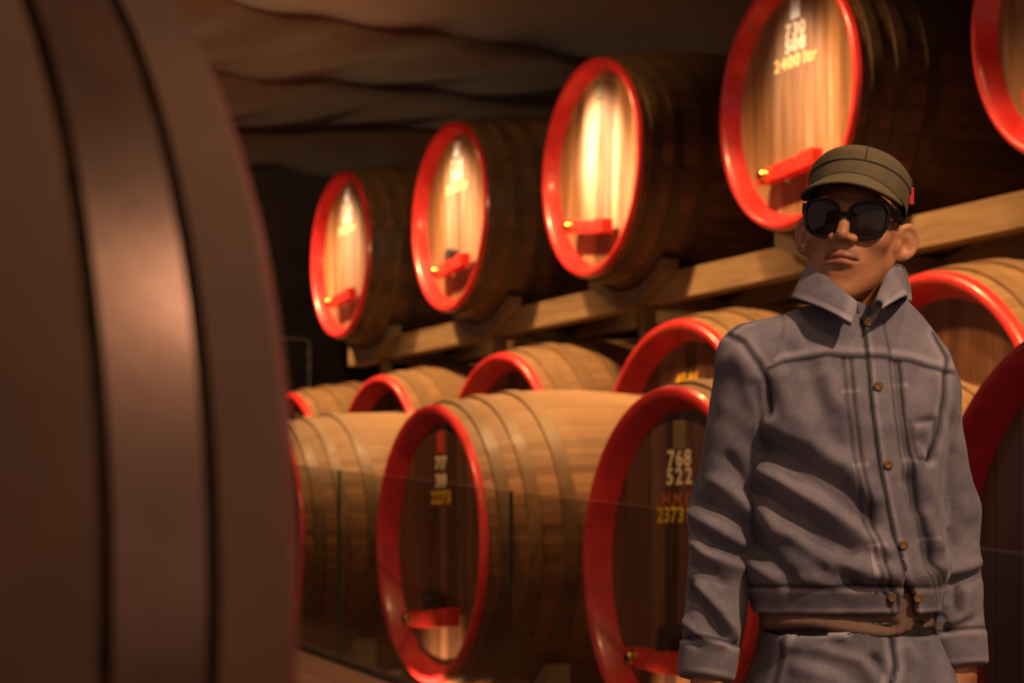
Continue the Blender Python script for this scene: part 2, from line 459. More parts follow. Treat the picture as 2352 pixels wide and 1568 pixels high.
M['hoop_near_dull'] = plain('near_hoop_dull', (0.085, 0.040, 0.022), 0.85, 0.0, 0.45, 4.0, 0.25)
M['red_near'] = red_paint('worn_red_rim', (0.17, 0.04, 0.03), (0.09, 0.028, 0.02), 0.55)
STAVE_M = {M[k].name: with_mat(STAVE, M[k]) for k in ('stave_low', 'stave_high', 'stave_near')}
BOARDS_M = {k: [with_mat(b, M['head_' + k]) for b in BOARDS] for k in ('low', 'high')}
HOOPS_M = {k: [with_mat(b, M['hoop_' + k]) for b in HOOPS] for k in ('low', 'high')}
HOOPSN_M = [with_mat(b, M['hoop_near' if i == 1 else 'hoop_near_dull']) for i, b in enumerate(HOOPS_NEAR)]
PLATES = {k: with_mat(PLATE, M[k]) for k in ('white', 'redplate', 'olive', 'cream', 'yellow')}
_tm = {}
def TXT(body, h, mat):
    if (body, h, mat) not in _tm: _tm[(body, h, mat)] = with_mat(text_mesh(body, h), M[mat])
    return _tm[(body, h, mat)]

GA, GB, GC = 'casks of the front floor row', 'large casks of the rear floor row', 'casks on the upper timber rack'
def row(name, label, group, s, t, zc, D, style, **kw):
    return cask(name, label, group, st(s, t, zc), D, ANG, style, **kw)
A = [(13.0, 4.23, 1.135, 1.45), (10.27, 4.23, 1.12, 1.435), (7.72, 4.23, 1.04, 1.46), (5.03, 4.18, 1.02, 1.60)]
row('wine_cask', 'wooden cask behind the glass, half hidden by the blurred near cask', GA, *A[0], 'low', lines=[('708', 0.30, 0.046, 'cream'), ('311', 0.235, 0.046, 'cream'), ('2273 ltr', 0.165, 0.046, 'yellow')])
row('wine_cask', 'wooden cask behind the glass with red plate and yellow 2273 lettering', GA, *A[1], 'low', plate='redplate', tilt=-2,
    lines=[('717', 0.298, 0.044, 'cream'), ('310', 0.232, 0.046, 'cream'), ('2273', 0.172, 0.046, 'yellow')])
row('wine_cask', 'wooden cask numbered 768 and 522 beside the man\'s arm', GA, *A[2], 'low', plate='olive', tilt=2,
    lines=[('768', 0.307, 0.046, 'cream'), ('522', 0.256, 0.046, 'cream'), ('H.M.C.', 0.190, 0.036, 'orange'), ('2373 ltr', 0.146, 0.042, 'yellow')])
row('wine_cask', 'nearest large cask with dark unlit head at the right edge behind the man', GA, *A[3], 'low')
B_lab = ['rear floor cask at the far left, just showing beside the blurred near cask', 'rear floor cask showing a small red arch left of the 2273 cask',
         'rear floor cask showing its red arch right above the 2273 cask', 'rear floor cask with yellow digits rising behind the 768 cask',
         'rear floor cask with sunlit-looking tan top beside the man\'s collar']
B_lab[4] = 'rear floor cask with bright tan top beside the man\'s collar'
B_line = [(), (), (), [('4546', 0.325, 0.036, 'yellow')], ()]
for s, lab, ln, pl, bg_ in zip(B_S, B_lab, B_line, ['cream', None, None, None, None], [38, 30, 30, None, None]):
    row('wine_cask', lab, GB, s, 6.1, 1.475, 1.90, 'low', lines=ln, plate=pl, bung=bg_)
C_lab = ['smallest farthest cask on the upper rack with glowing head', 'second farthest cask on the upper rack with white plate and lettering',
         'middle cask on the upper rack with the brightest washed-out head', 'upper rack cask numbered 730 above the man\'s cap', 'upper rack cask cut off by the top right corner']
C_lines = [[('725', 0.29, 0.05, 'cream'), ('506', 0.23, 0.05, 'cream'), ('2400 ltr', 0.165, 0.046, 'yellow_pale')],
           [('728', 0.292, 0.052, 'cream'), ('508', 0.232, 0.052, 'cream'), ('2400 ltr', 0.168, 0.046, 'yellow_pale')], (),
           [('730', 0.292, 0.052, 'cream'), ('508', 0.232, 0.052, 'cream'), ('2400 ltr', 0.168, 0.048, 'yellow_pale')], ()]
for s, lab, ln, pl, tl, bg_ in zip(C_S, C_lab, C_lines, ['white', 'white', 'olive', 'white', None], [-3, -4, 7, -3, 0], [None, None, -4, None, None]):
    row('wine_cask', lab, GC, s, 6.1, 3.50, 1.365, 'high', lines=ln, plate=pl, tilt=tl, bung=bg_, latch='second' in lab)
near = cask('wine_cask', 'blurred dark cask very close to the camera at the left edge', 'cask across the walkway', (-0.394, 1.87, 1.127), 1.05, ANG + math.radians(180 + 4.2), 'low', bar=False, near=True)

# ------------------------------------------------------------------ cradles under the floor casks
def cradle(label, loc_head, D, rz, zfloor):
    fx, fy, zc = loc_head
    r = empty('barrel_cradle', (fx, fy, zfloor), rz)
    tag(r, label, 'cradle', 'timber cradles under the floor casks')
    H = zc - zfloor
    for x in (0.27 * LEN * D, 0.73 * LEN * D):
        xl = min(rad(0.27 * LEN), rad(0.27 * LEN)) + 0.020
        R_ = xl * D; w = 0.40 * D
        a0 = math.asin(w / R_)
        top = [(R_ * math.sin(a), H - R_ * math.cos(a)) for a in np.linspace(-a0, a0, 13)]
        poly = [(-w - 0.06, 0.0)] + [(-w - 0.06, top[0][1])] + top + [(w + 0.06, top[-1][1]), (w + 0.06, 0.0)]
        link_mesh('saddle', prism_mesh('saddle', [(x - 0.06, y, z) for y, z in poly], (0.12, 0, 0), 0.006), M['saddle'], r)
    return r
names_A = ['under the half hidden cask beside the near cask', 'under the cask lettered 2273', 'under the cask numbered 768', 'under the dark-headed cask at the right edge']
for a, nm in zip(A, names_A): cradle('low curved timber cradle ' + nm, st(a[0], a[1], a[2]), a[3], ANG, 0.0)
names_B = ['under the rear cask at the far left', 'under the second rear floor cask from the left', 'under the third rear floor cask from the left', 'under the rear cask with yellow digits', 'under the rear cask beside the man\'s collar']
for s, nm in zip(B_S, names_B): cradle('heavy curved timber cradle ' + nm, st(s, 6.1, 1.475), 1.90, ANG, 0.0)
cradle('timber cradle holding up the blurred near cask', (-0.394, 1.87, 1.127), 1.05, ANG + math.radians(184.2), floor_z(1.5) + 0.02)

# ------------------------------------------------------------------ upper rack
rack = empty('timber_rack', st(12.0, 6.28, 0), ANG + math.radians(90))   # local X runs along the row (S), local -Y into the racks
tag(rack, 'long timber rack of beams, posts and saddles carrying the upper casks', 'rack')
def rack_box(name, s0, s1, t0, t1, z0, z1, mat, bevel=0.008):
    # local frame: X = S - 12, Y = -(T - 6.28)
    cx, cy, cz = (s0 + s1) / 2 - 12.0, -((t0 + t1) / 2 - 6.28), (z0 + z1) / 2
    hx, hy, hz = (s1 - s0) / 2, (t1 - t0) / 2, (z1 - z0) / 2
    return link_mesh(name, box_mesh(name, -hx, hx, -hy, hy, -hz, hz, bevel), mat, rack, (cx, cy, cz))
def notched_beam(name, t0, t1, z0, z1):
    """beam with a hollow cut for every cask that lies on it"""
    tm = max(t0, t1)
    pts = [(3.5, z0), (17.45, z0), (17.45, z1)]
    for s in sorted(C_S, reverse=True):
        R_ = max(rad((t - 6.1) / 1.365) for t in (t0, t1)) * 1.365 + 0.012
        zz = 3.5 - z1
        if R_ > zz:
            w = math.sqrt(R_ * R_ - zz * zz); a0 = math.asin(w / R_)
            pts += [(s + R_ * math.sin(a), 3.5 - R_ * math.cos(a)) for a in np.linspace(a0, -a0, 9)]
    pts.append((3.5, z1))
    return link_mesh(name, prism_mesh(name, [(s - 12.0, -(t0 - 6.28), z) for s, z in pts], (0, -(t1 - t0), 0)), M['beam'], rack)
notched_beam('front_beam', 6.46, 6.60, 2.64, 2.81)
notched_beam('rear_beam', 7.12, 7.26, 2.64, 2.81)
for s in C_S + [5.14]:
    for t0 in (6.49, 7.15):            # each post stands on the big cask below it, or on the floor between two casks
        foot = 0.0
        for sb_ in B_S:
            R_ = (max(rad((t - 6.1) / 1.9) for t in (t0, t0 + 0.08)) + 0.008) * 1.9
            for e in (-0.04, 0.04):
                if abs(s + e - sb_) < R_: foot = max(foot, 1.475 + math.sqrt(R_ * R_ - (s + e - sb_) ** 2))
        rack_box('post', s - 0.04, s + 0.04, t0, t0 + 0.08, foot, 2.64, M['saddle'])
    rack_box('cross_rail', s - 0.05, s + 0.05, 6.60, 7.12, 2.62, 2.70, M['beam'])
for s in C_S:
    for t0, th in ((6.375, 0.085), (7.26, 0.085)):
        R_ = max(rad((t - 6.1) / 1.365) for t in (t0, t0 + th)) * 1.365 + 0.012
        w = 0.46; a0 = math.asin(w / R_)
        top = [(R_ * math.sin(a), 3.5 - R_ * math.cos(a)) for a in np.linspace(-a0, a0, 15)]
        poly = [(-w - 0.075, top[0][1] - 0.01)] + top + [(w + 0.075, top[-1][1] - 0.01), (w + 0.075, 2.80), (0.10, 2.63), (-0.10, 2.63), (-w - 0.075, 2.80)]
        link_mesh('saddle', prism_mesh('saddle', [(y, -(t0 - 6.28), z) for y, z in poly], (0, -th, 0), 0.006), M['saddle'], rack, (s - 12.0, 0, 0))

# ------------------------------------------------------------------ glass balustrade along the ramp
def glass_mat():
    n = N('clear_glass')
    t = n.t
    t.nodes.remove(n.b)
    out = t.nodes['Material Output']
    tr = t.nodes.new('ShaderNodeBsdfTransparent'); tr.inputs[0].default_value = (0.93, 0.955, 0.93, 1)
    gl = t.nodes.new('ShaderNodeBsdfGlossy'); gl.inputs['Roughness'].default_value = 0.02
    lw = t.nodes.new('ShaderNodeLayerWeight'); lw.inputs[0].default_value = 0.5
    p5 = n.math('POWER', lw.outputs['Facing'], 5.0)
    fac = n.math('ADD', n.math('MULTIPLY', p5, 0.95), 0.04)
    mx = t.nodes.new('ShaderNodeMixShader')
    t.links.new(fac, mx.inputs[0]); t.links.new(tr.outputs[0], mx.inputs[1]); t.links.new(gl.outputs[0], mx.inputs[2])
    t.links.new(mx.outputs[0], out.inputs[0])
    return n.m
M['glass'] = glass_mat()
ne = N('green_glass_edge'); ne.set(Base_Color=(0.02, 0.045, 0.035, 1), Roughness=0.12, Specular_IOR_Level=0.9); M['glass_edge'] = ne.m
M['glass_top'] = plain('painted_glass_glint', (0.22, 0.21, 0.17), 0.25, 0.0, 0.1)  # pale colour paints a highlight along the top edge
M['channel'] = plain('dark_channel_metal', (0.022, 0.026, 0.024), 0.4, 0.4)
def rail_z(s): return 1.137 + RAMP * (s - 5.08)
bal = empty('glass_balustrade', st(7.0, 3.8, floor_z(7.0)), 0.0)
tag(bal, 'frameless clear glass balustrade running up the ramp before the casks', 'balustrade')
org = st(7.0, 3.8, floor_z(7.0))
J = [14.66, 12.53, 10.40, 8.27, 6.14, 4.01, 1.88]
for a, b in zip(J[1:], J[:-1]):
    s0, s1 = a + 0.004, b - 0.004
    V = []
    for t in (3.794, 3.806):
        for s, top in ((s0, 0), (s1, 0), (s1, 1), (s0, 1)):
            V.append(st(s, t, rail_z(s) - (0 if top else 1.0)) - org)
    me = mesh_from('glass_panel', V, [(0,1,2,3),(7,6,5,4),(0,4,5,1),(1,5,6,2),(2,6,7,3),(3,7,4,0)])
    me.materials.append(M['glass']); me.materials.append(M['glass_edge'])
    me.materials.append(M['glass_top'])
    for p in me.polygons: p.material_index = 0 if p.index < 2 else (2 if p.index == 4 else 1)
    link_mesh('glass_panel', me, None, bal)
V = []
for t in (3.765, 3.835):
    for s, dz in ((1.8, -0.99), (14.7, -0.99), (14.7, -0.955), (1.8, -0.955)):
        V.append(st(s, t, rail_z(s) + dz - 0.01) - org)
link_mesh('base_channel', mesh_from('base_channel', V, [(0,1,2,3),(7,6,5,4),(0,4,5,1),(1,5,6,2),(2,6,7,3),(3,7,4,0)]), M['channel'], bal)

# ------------------------------------------------------------------ pipe on the far wall
a, b, c = st(20.9, 6.604, 3.184), st(20.9, 7.31, 3.194), st(20.9, 7.31, 2.38)
e1 = b + (a - b).normalized() * 0.06; e2 = b + (c - b).normalized() * 0.06
M['pipe'] = plain('pale_galvanised_pipe', (0.30, 0.27, 0.22), 0.5, 0.3, 0.15)
pp = tag(link_mesh('wall_pipe', tube_mesh('wall_pipe', [a, e1, b * 0.55 + e1 * 0.225 + e2 * 0.225, e2, Vector((c.x, c.y, 0.0))], 0.022, 10), M['pipe']), 'thin pale pipe bent down the dark far wall', 'pipe')
for f in (0.12, 0.32, 0.6):
    p = e2.lerp(c, f)
    o = link_mesh('clamp', lathe_x('clamp', [(-0.02, 0.0), (-0.02, 0.034), (0.02, 0.034), (0.02, 0.0)], 12), M['pipe'], pp, p, (0, math.pi / 2, 0))

# ================================================================== the visitor
# local frame of the person: x to the viewer's right, -y towards the camera, z up; 1380 picture points per metre
def ux(u): return (u - 1950.0) / 1380.0
def vz(v): return 1.165 + (1230.0 - v) / 1380.0

def surface_nets(Fv, o, h):
    s = Fv < 0
    nx, ny, nz = Fv.shape
    c = np.zeros((nx-1, ny-1, nz-1), np.int8)
    for a in (0, 1):
        for b in (0, 1):
            for d in (0, 1): c += s[a:nx-1+a, b:ny-1+b, d:nz-1+d]
    act = (c > 0) & (c < 8)
    idx = np.full(act.shape, -1, np.int64)
    ci, cj, ck = np.nonzero(act)
    idx[ci, cj, ck] = np.arange(ci.size)
    pos = np.zeros((ci.size, 3)); cnt = np.zeros(ci.size)
    cor = [(a, b, d) for a in (0, 1) for b in (0, 1) for d in (0, 1)]
    for a in cor:
        for ax in range(3):
            if a[ax]: continue
            b = list(a); b[ax] = 1
            fa = Fv[ci+a[0], cj+a[1], ck+a[2]]; fb = Fv[ci+b[0], cj+b[1], ck+b[2]]
            m = (fa < 0) != (fb < 0)
            t = fa[m] / (fa[m] - fb[m])
            q = np.tile(np.array(a, float), (m.sum(), 1)); q[:, ax] += t
            pos[m] += q; cnt[m] += 1
    V = np.array(o) + h * (np.stack([ci, cj, ck], -1) + pos / cnt[:, None])
    faces = []
    for ax in range(3):
        sl0 = [slice(1, -1)] * 3; sl1 = [slice(1, -1)] * 3
        sl0[ax] = slice(0, -1); sl1[ax] = slice(1, None)
        a, b = s[tuple(sl0)], s[tuple(sl1)]
        I = np.stack(np.nonzero(a != b), -1)
        if not len(I): continue
        ins = a[tuple(I.T)]
        base = I.copy()
        for k in range(3):
            if k != ax: base[:, k] += 1
        u, w = (ax + 1) % 3, (ax + 2) % 3
        def cell(du, dw):
            q = base.copy(); q[:, u] += du; q[:, w] += dw
            return idx[tuple(q.T)]
        f = np.stack([cell(-1, -1), cell(0, -1), cell(0, 0), cell(-1, 0)], -1)
        f[~ins] = f[~ins][:, ::-1]
        faces.append(f)
    return V, np.concatenate(faces)
def grid(lo, hi, h):
    ax = [np.arange(a, b + h, h, dtype=np.float32) for a, b in zip(lo, hi)]
    return np.meshgrid(*ax, indexing='ij')
def relax(V, F, it=2, lam=0.5):
    E = np.concatenate([F[:, [0, 1]], F[:, [1, 2]], F[:, [2, 3]], F[:, [3, 0]]])
    for _ in range(it):
        acc = np.zeros_like(V); cnt = np.zeros(len(V))
        for d in range(3):
            acc[:, d] = np.bincount(E[:, 0], V[E[:, 1], d], len(V)) + np.bincount(E[:, 1], V[E[:, 0], d], len(V))
        cnt = np.bincount(E[:, 0], None, len(V)) + np.bincount(E[:, 1], None, len(V))
        V = V + lam * (acc / np.maximum(cnt, 1)[:, None] - V)
    return V
def vnormals(V, F):
    n = np.cross(V[F[:, 2]] - V[F[:, 0]], V[F[:, 3]] - V[F[:, 1]])
    N_ = np.zeros_like(V)
    for k in range(4):
        for d in range(3): N_[:, d] += np.bincount(F[:, k], n[:, d], len(V))
    return N_ / np.maximum(np.linalg.norm(N_, axis=1), 1e-9)[:, None]
def np_mesh(name, V, F, attrs=None):
    me = bpy.data.meshes.new(name)
    me.vertices.add(len(V)); me.vertices.foreach_set('co', V.astype(np.float32).ravel())
    me.loops.add(F.size); me.loops.foreach_set('vertex_index', F.astype(np.int32).ravel())
    me.polygons.add(len(F)); me.polygons.foreach_set('loop_start', np.arange(0, F.size, 4, dtype=np.int32))
    me.polygons.foreach_set('loop_total', np.full(len(F), 4, np.int32))
    me.polygons.foreach_set('use_smooth', np.ones(len(F), bool))
    me.update(calc_edges=True); me.validate()
    for k, val in (attrs or {}).items():
        a = me.attributes.new(k, 'FLOAT', 'POINT'); a.data.foreach_set('value', val.astype(np.float32))
    return me
def smin(a, b, k):
    h = np.clip(0.5 + 0.5 * (b - a) / k, 0, 1)
    return b + (a - b) * h - k * h * (1 - h)
def smax(a, b, k): return -smin(-a, -b, k)
def ell(X, Y, Z, c, r):
    q = np.sqrt(((X-c[0])/r[0])**2 + ((Y-c[1])/r[1])**2 + ((Z-c[2])/r[2])**2)
    return (q - 1) * min(r)
def cap(X, Y, Z, a, b, ra, rb=None):
    rb = ra if rb is None else rb
    a = np.array(a, float); b = np.array(b, float); d = b - a; L = float(d @ d)
    t = np.clip(((X-a[0])*d[0] + (Y-a[1])*d[1] + (Z-a[2])*d[2]) / L, 0, 1)
    return np.sqrt((X-a[0]-t*d[0])**2 + (Y-a[1]-t*d[1])**2 + (Z-a[2]-t*d[2])**2) - (ra + (rb - ra) * t)
def sstep(a, b, x):
    t = np.clip((x - a) / (b - a), 0, 1); return t * t * (3 - 2 * t)
def pl_dist(px, pz, pts):
    """distance in the picture plane to a polyline, and signed side (+ = right of a line running downwards)"""
    best = np.full(px.shape, 1e9); side = np.zeros(px.shape)
    for (x0, z0), (x1, z1) in zip(pts[:-1], pts[1:]):
        dx, dz = x1 - x0, z1 - z0
        t = np.clip(((px-x0)*dx + (pz-z0)*dz) / (dx*dx + dz*dz), 0, 1)
        ex, ez = px - x0 - t*dx, pz - z0 - t*dz
        d = np.sqrt(ex*ex + ez*ez)
        m = d < best
        best = np.where(m, d, best); side = np.where(m, np.sign(dx*ez - dz*ex), side)
    return best, side
def UV(*p): return [(ux(u), vz(v)) for u, v in p]

man = empty('person', (0.568, 3.504, 0.0), -math.radians(9.2))
tag(man, 'man in denim jacket, olive cap and dark sunglasses standing before the casks', 'person')

# ---------------- materials
def skin_mat():
    n = N('tan_skin')
    at = n.t.nodes.new('ShaderNodeAttribute'); at.attribute_name = 'dark'
    lp = n.t.nodes.new('ShaderNodeAttribute'); lp.attribute_name = 'lip'
    w = n.noise(n.coords((1, 1, 1)), 45.0, 4.0)
    c = n.ramp(w, [(0.3, (0.42, 0.185, 0.092)), (0.7, (0.52, 0.24, 0.125))]).outputs[0]
    c = n.mix(lp.outputs['Fac'], c, (0.30, 0.115, 0.085))
    c = n.mix(at.outputs['Fac'], c, (0.045, 0.028, 0.022))
    n.set(Base_Color=c, Roughness=0.48, Subsurface_Weight=0.06, Subsurface_Radius=(0.01, 0.004, 0.002), Subsurface_Scale=0.5, Specular_IOR_Level=0.45)
    n.bump(n.noise(n.coords((1, 1, 1)), 500.0, 2.0), 0.05, 0.001)
    return n.m
def denim(name, lo, mid, hi):
    n = N(name)
    wr = n.t.nodes.new('ShaderNodeAttribute'); wr.attribute_name = 'wear'
    v = n.coords((1, 1, 1))
    weave = n.noise(n.coords((900, 900, 260)), 1.0, 2.0)
    blot = n.noise(v, 11.0, 8.0, 0.68)
    f = n.math('ADD', n.math('MULTIPLY', blot, 0.72), n.math('MULTIPLY', weave, 0.28))
    c = n.ramp(f, [(0.34, lo), (0.50, mid), (0.68, hi)]).outputs[0]
    up = n.math('MAXIMUM', n.math('MULTIPLY', wr.outputs['Fac'], 1.5), 0.0)
    dn = n.math('MAXIMUM', n.math('MULTIPLY', wr.outputs['Fac'], -1.25), 0.0)
    c = n.mix(up, c, tuple(min(1, x * 1.9 + 0.03) for x in hi))
    c = n.mix(dn, c, tuple(x * 0.28 for x in lo))
    n.set(Base_Color=c, Roughness=0.85, Sheen_Weight=0.15, Specular_IOR_Level=0.25)
    n.bump(weave, 0.25, 0.002)
    return n.m
M['skin'] = skin_mat()
M['denim'] = denim('faded_denim', (0.082, 0.082, 0.130), (0.148, 0.142, 0.192), (0.23, 0.21, 0.26))
M['jeans'] = denim('washed_jeans_denim', (0.08, 0.087, 0.138), (0.148, 0.150, 0.205), (0.245, 0.235, 0.285))
M['tee'] = plain('brown_cotton', (0.17, 0.105, 0.085), 0.9, 0, 0.15, 60, 0.2)
M['cap'] = plain('olive_canvas', (0.105, 0.082, 0.044), 0.85, 0, 0.18, 40, 0.3)
M['capdark'] = plain('olive_canvas_seam', (0.035, 0.030, 0.02), 0.9, 0, 0.1, 40, 0)
M['capred'] = plain('red_woven_tab', (0.55, 0.02, 0.03), 0.7, 0, 0.1, 40, 0)
M['hair'] = plain('black_hair', (0.018, 0.012, 0.010), 0.55, 0, 0.3, 90, 0.5)
nb = N('black_acetate'); nb.set(Base_Color=(0.012, 0.009, 0.010, 1), Roughness=0.16); M['acetate'] = nb.m
nl = N('dark_lens'); nl.set(Base_Color=(0.020, 0.014, 0.018, 1), Roughness=0.08, Specular_IOR_Level=0.35); M['lens'] = nl.m
M['waist_strip'] = plain('black_waist_strip', (0.02, 0.017, 0.018), 0.5)
M['silver'] = plain('silver', (0.75, 0.68, 0.6), 0.2, 1.0, 0.05)
M['shoe'] = plain('dark_boot_leather', (0.05, 0.03, 0.022), 0.5)
M['thread'] = plain('tan_thread', (0.36, 0.24, 0.15), 0.8, 0, 0.2, 60, 0)

# ---------------- head
HC = Vector((ux(1941), 0.0, vz(541)))           # centre of the head between the ears
HROT = Euler((math.radians(4), math.radians(6), math.radians(-9)), 'XYZ').to_matrix()
HM = Matrix.Translation(HC) @ HROT.to_4x4()
def head_sdf(X, Y, Z):
    d = ell(X, Y, Z, (0, 0.018, 0.030), (0.073, 0.092, 0.076))
    face = ell(X, Y, Z, (0, -0.036, -0.022), (0.061, 0.058, 0.084))
    d = smin(d, face, 0.030)
    jaw = ell(X, Y, Z, (0, -0.042, -0.068), (0.043, 0.044, 0.042))
    d = smin(d, jaw, 0.026)
    for s in (-1, 1):
        d = smin(d, cap(X, Y, Z, (s*0.055, 0.006, -0.046), (s*0.018, -0.070, -0.090), 0.011, 0.011), 0.026)     # jaw line
        d = smin(d, ell(X, Y, Z, (s*0.044, -0.058, -0.014), (0.021, 0.022, 0.017)), 0.018)                     # cheekbone
        d = smin(d, cap(X, Y, Z, (s*0.012, -0.086, 0.034), (s*0.046, -0.070, 0.031), 0.010, 0.009), 0.012)      # brow
        d = smax(d, -ell(X, Y, Z, (s*0.031, -0.104, 0.014), (0.017, 0.016, 0.011)), 0.010)                      # eye socket
        d = smin(d, ell(X, Y, Z, (s*0.031, -0.074, 0.013), (0.0125, 0.0125, 0.0125)), 0.002)
        d = smin(d, cap(X, Y, Z, (s*0.020, -0.0885, 0.018), (s*0.043, -0.0815, 0.017), 0.0035), 0.004)          # lid
    d = smin(d, ell(X, Y, Z, (0, -0.079, -0.100), (0.020, 0.016, 0.016)), 0.016)                               # chin
    d = smin(d, ell(X, Y, Z, (0, -0.083, -0.050), (0.028, 0.016, 0.024)), 0.014)                               # muzzle
    d = smin(d, cap(X, Y, Z, (0, -0.087, 0.022), (0, -0.109, -0.010), 0.0075, 0.0105), 0.010)                  # nose
    for s in (-1, 1):
        d = smin(d, ell(X, Y, Z, (s*0.0148, -0.098, -0.0165), (0.0098, 0.0108, 0.0082)), 0.005)
        d = smax(d, -ell(X, Y, Z, (s*0.0072, -0.1055, -0.0235), (0.0046, 0.0052, 0.0045)), 0.002)
    d = smax(d, -cap(X, Y, Z, (0, -0.104, -0.026), (0, -0.104, -0.038), 0.0032), 0.003)                        # philtrum
    lipc = lambda a, b, r, k: smin(d, cap(X, Y, Z, a, b, r), k)
    d = lipc((-0.021, -0.0895, -0.0475), (-0.004, -0.0985, -0.0432), 0.0048, 0.004)
    d = lipc((0.021, -0.0895, -0.0475), (0.004, -0.0985, -0.0432), 0.0048, 0.004)
    d = lipc((-0.015, -0.0925, -0.0545), (0.015, -0.0925, -0.0545), 0.0066, 0.004)
    d = lipc((-0.006, -0.0955, -0.0535), (0.006, -0.0955, -0.0535), 0.0058, 0.005)
    d = smax(d, -cap(X, Y, Z, (-0.025, -0.0925, -0.0512), (0.0, -0.1035, -0.0480), 0.0024), 0.002)
    d = smax(d, -cap(X, Y, Z, (0.025, -0.0925, -0.0512), (0.0, -0.1035, -0.0480), 0.0024), 0.002)
    d = smax(d, -ell(X, Y, Z, (0, -0.102, -0.0665), (0.018, 0.008, 0.006)), 0.006)                              # under the lip
    # ears, standing well off the head
    for s in (-1, 1):
        ca, sa = math.cos(-s * 0.80), math.sin(-s * 0.80)
        cx, cy, cz = s*0.0810, 0.016, -0.014
        ex = (X-cx)*ca + (Y-cy)*sa; ey = -(X-cx)*sa + (Y-cy)*ca; ez = Z - cz - 0.10*(Y-cy)
        # ex = out of the ear plate, ey = along it to the back
        plate = ell(ex, ey, ez, (0, 0.004, 0.004), (0.0055, 0.0210, 0.0255))
        lobe = ell(ex, ey, ez, (0.0, -0.006, -0.018), (0.006, 0.010, 0.0095))
        e = smin(plate, lobe, 0.008)
        q = np.sqrt(((ey-0.004)/0.0190)**2 + ((ez-0.004)/0.0240)**2)
        rim = np.sqrt(((q-1)*0.017)**2 + (ex - s*0.003)**2) - 0.0038
        rim = np.where((ey < -0.010) & (ez < 0.012), 1.0, rim)
        e = smin(e, rim, 0.004)
        e = smax(e, -ell(ex, ey, ez, (s*0.008, -0.002, -0.002), (0.0075, 0.0085, 0.0125)), 0.003)
        e = smin(e, ell(ex, ey, ez, (s*0.003, -0.0125, -0.004), (0.005, 0.004, 0.007)), 0.004)
        base = cap(X, Y, Z, (s*0.066, 0.006, 0.006), (s*0.066, 0.004, -0.024), 0.009, 0.008)
        d = smin(d, smin(e, base, 0.008), 0.006)
    return d
h = 0.0022
HB = ((-0.115, -0.130, -0.16), (0.115, 0.125, 0.125))
X, Y, Z = grid(*HB, h)
neck0 = HROT.inverted() @ (Vector((ux(1972), 0.035, vz(760))) - HC)
d = head_sdf(X, Y, Z)
d = smin(d, cap(X, Y, Z, (0.0, 0.022, -0.045), tuple(neck0), 0.055, 0.060), 0.020)
d = smin(d, ell(X, Y, Z, tuple(np.array(neck0) * 0.55 + np.array([0, -0.028, -0.012])), (0.012, 0.012, 0.016)), 0.02)
d = np.maximum(d, (-0.150 - Z))
V, Fh = surface_nets(d, HB[0], h)
V = relax(V, Fh, 2, 0.45)
x, y, z = V.T
r_ = lambda c, r: np.exp(-(((x-c[0])/r[0])**2 + ((y-c[1])/r[1])**2 + ((z-c[2])/r[2])**2))
lip = np.clip(1.2 * r_((0, -0.098, -0.0435), (0.017, 0.012, 0.0042)) + 1.2 * r_((0, -0.097, -0.0545), (0.015, 0.012, 0.0055)), 0, 0.9)
stub = 0.62 * np.clip(r_((0.010, -0.098, -0.036), (0.008, 0.02, 0.004)) + r_((-0.010, -0.098, -0.036), (0.008, 0.02, 0.004)) + r_((0.022, -0.09, -0.046), (0.006, 0.02, 0.010)) + r_((-0.022, -0.09, -0.046), (0.006, 0.02, 0.010)), 0, 1)
stub = np.maximum(stub, 0.45 * r_((0, -0.095, -0.068), (0.011, 0.02, 0.007)))
stub = np.maximum(stub, 0.8 * ((np.abs(z - 0.030 + 12 * (np.abs(x) - 0.03) ** 2) < 0.004) & (np.abs(np.abs(x) - 0.032) < 0.017) & (y < -0.06)))
hairm = sstep(-0.03, 0.02, y - 0.012) * sstep(-0.055, -0.045, z + 0.02 * sstep(0.06, 0.09, y)) * (np.abs(x) < 0.072)
side = (np.abs(x) > 0.052) & (y > -0.030) & (z > 0.004) & (np.abs(x) < 0.073)
dark = np.clip(np.maximum(stub, np.maximum(0.95 * hairm * (y > 0.035), 0.9 * side)), 0, 1)
dark[np.abs(x) > 0.0745] = 0
lip = lip * (dark < 0.6)
Vw = np.array(HROT) @ V.T
bodyV = [(Vw.T + np.array(HC))]; bodyF = [Fh]; bodyD = [dark]; bodyL = [lip]

# ---------------- arms of the skeleton, shared by body and sleeves
SL, EL, WL = (-0.168, -0.045, 1.452), (-0.214, -0.018, 1.205), (ux(1616), -0.070, 0.950)
SR, ER, WR = (0.106, 0.050, 1.395), (0.142, 0.085, 1.205), (ux(2180), 0.050, 0.965)

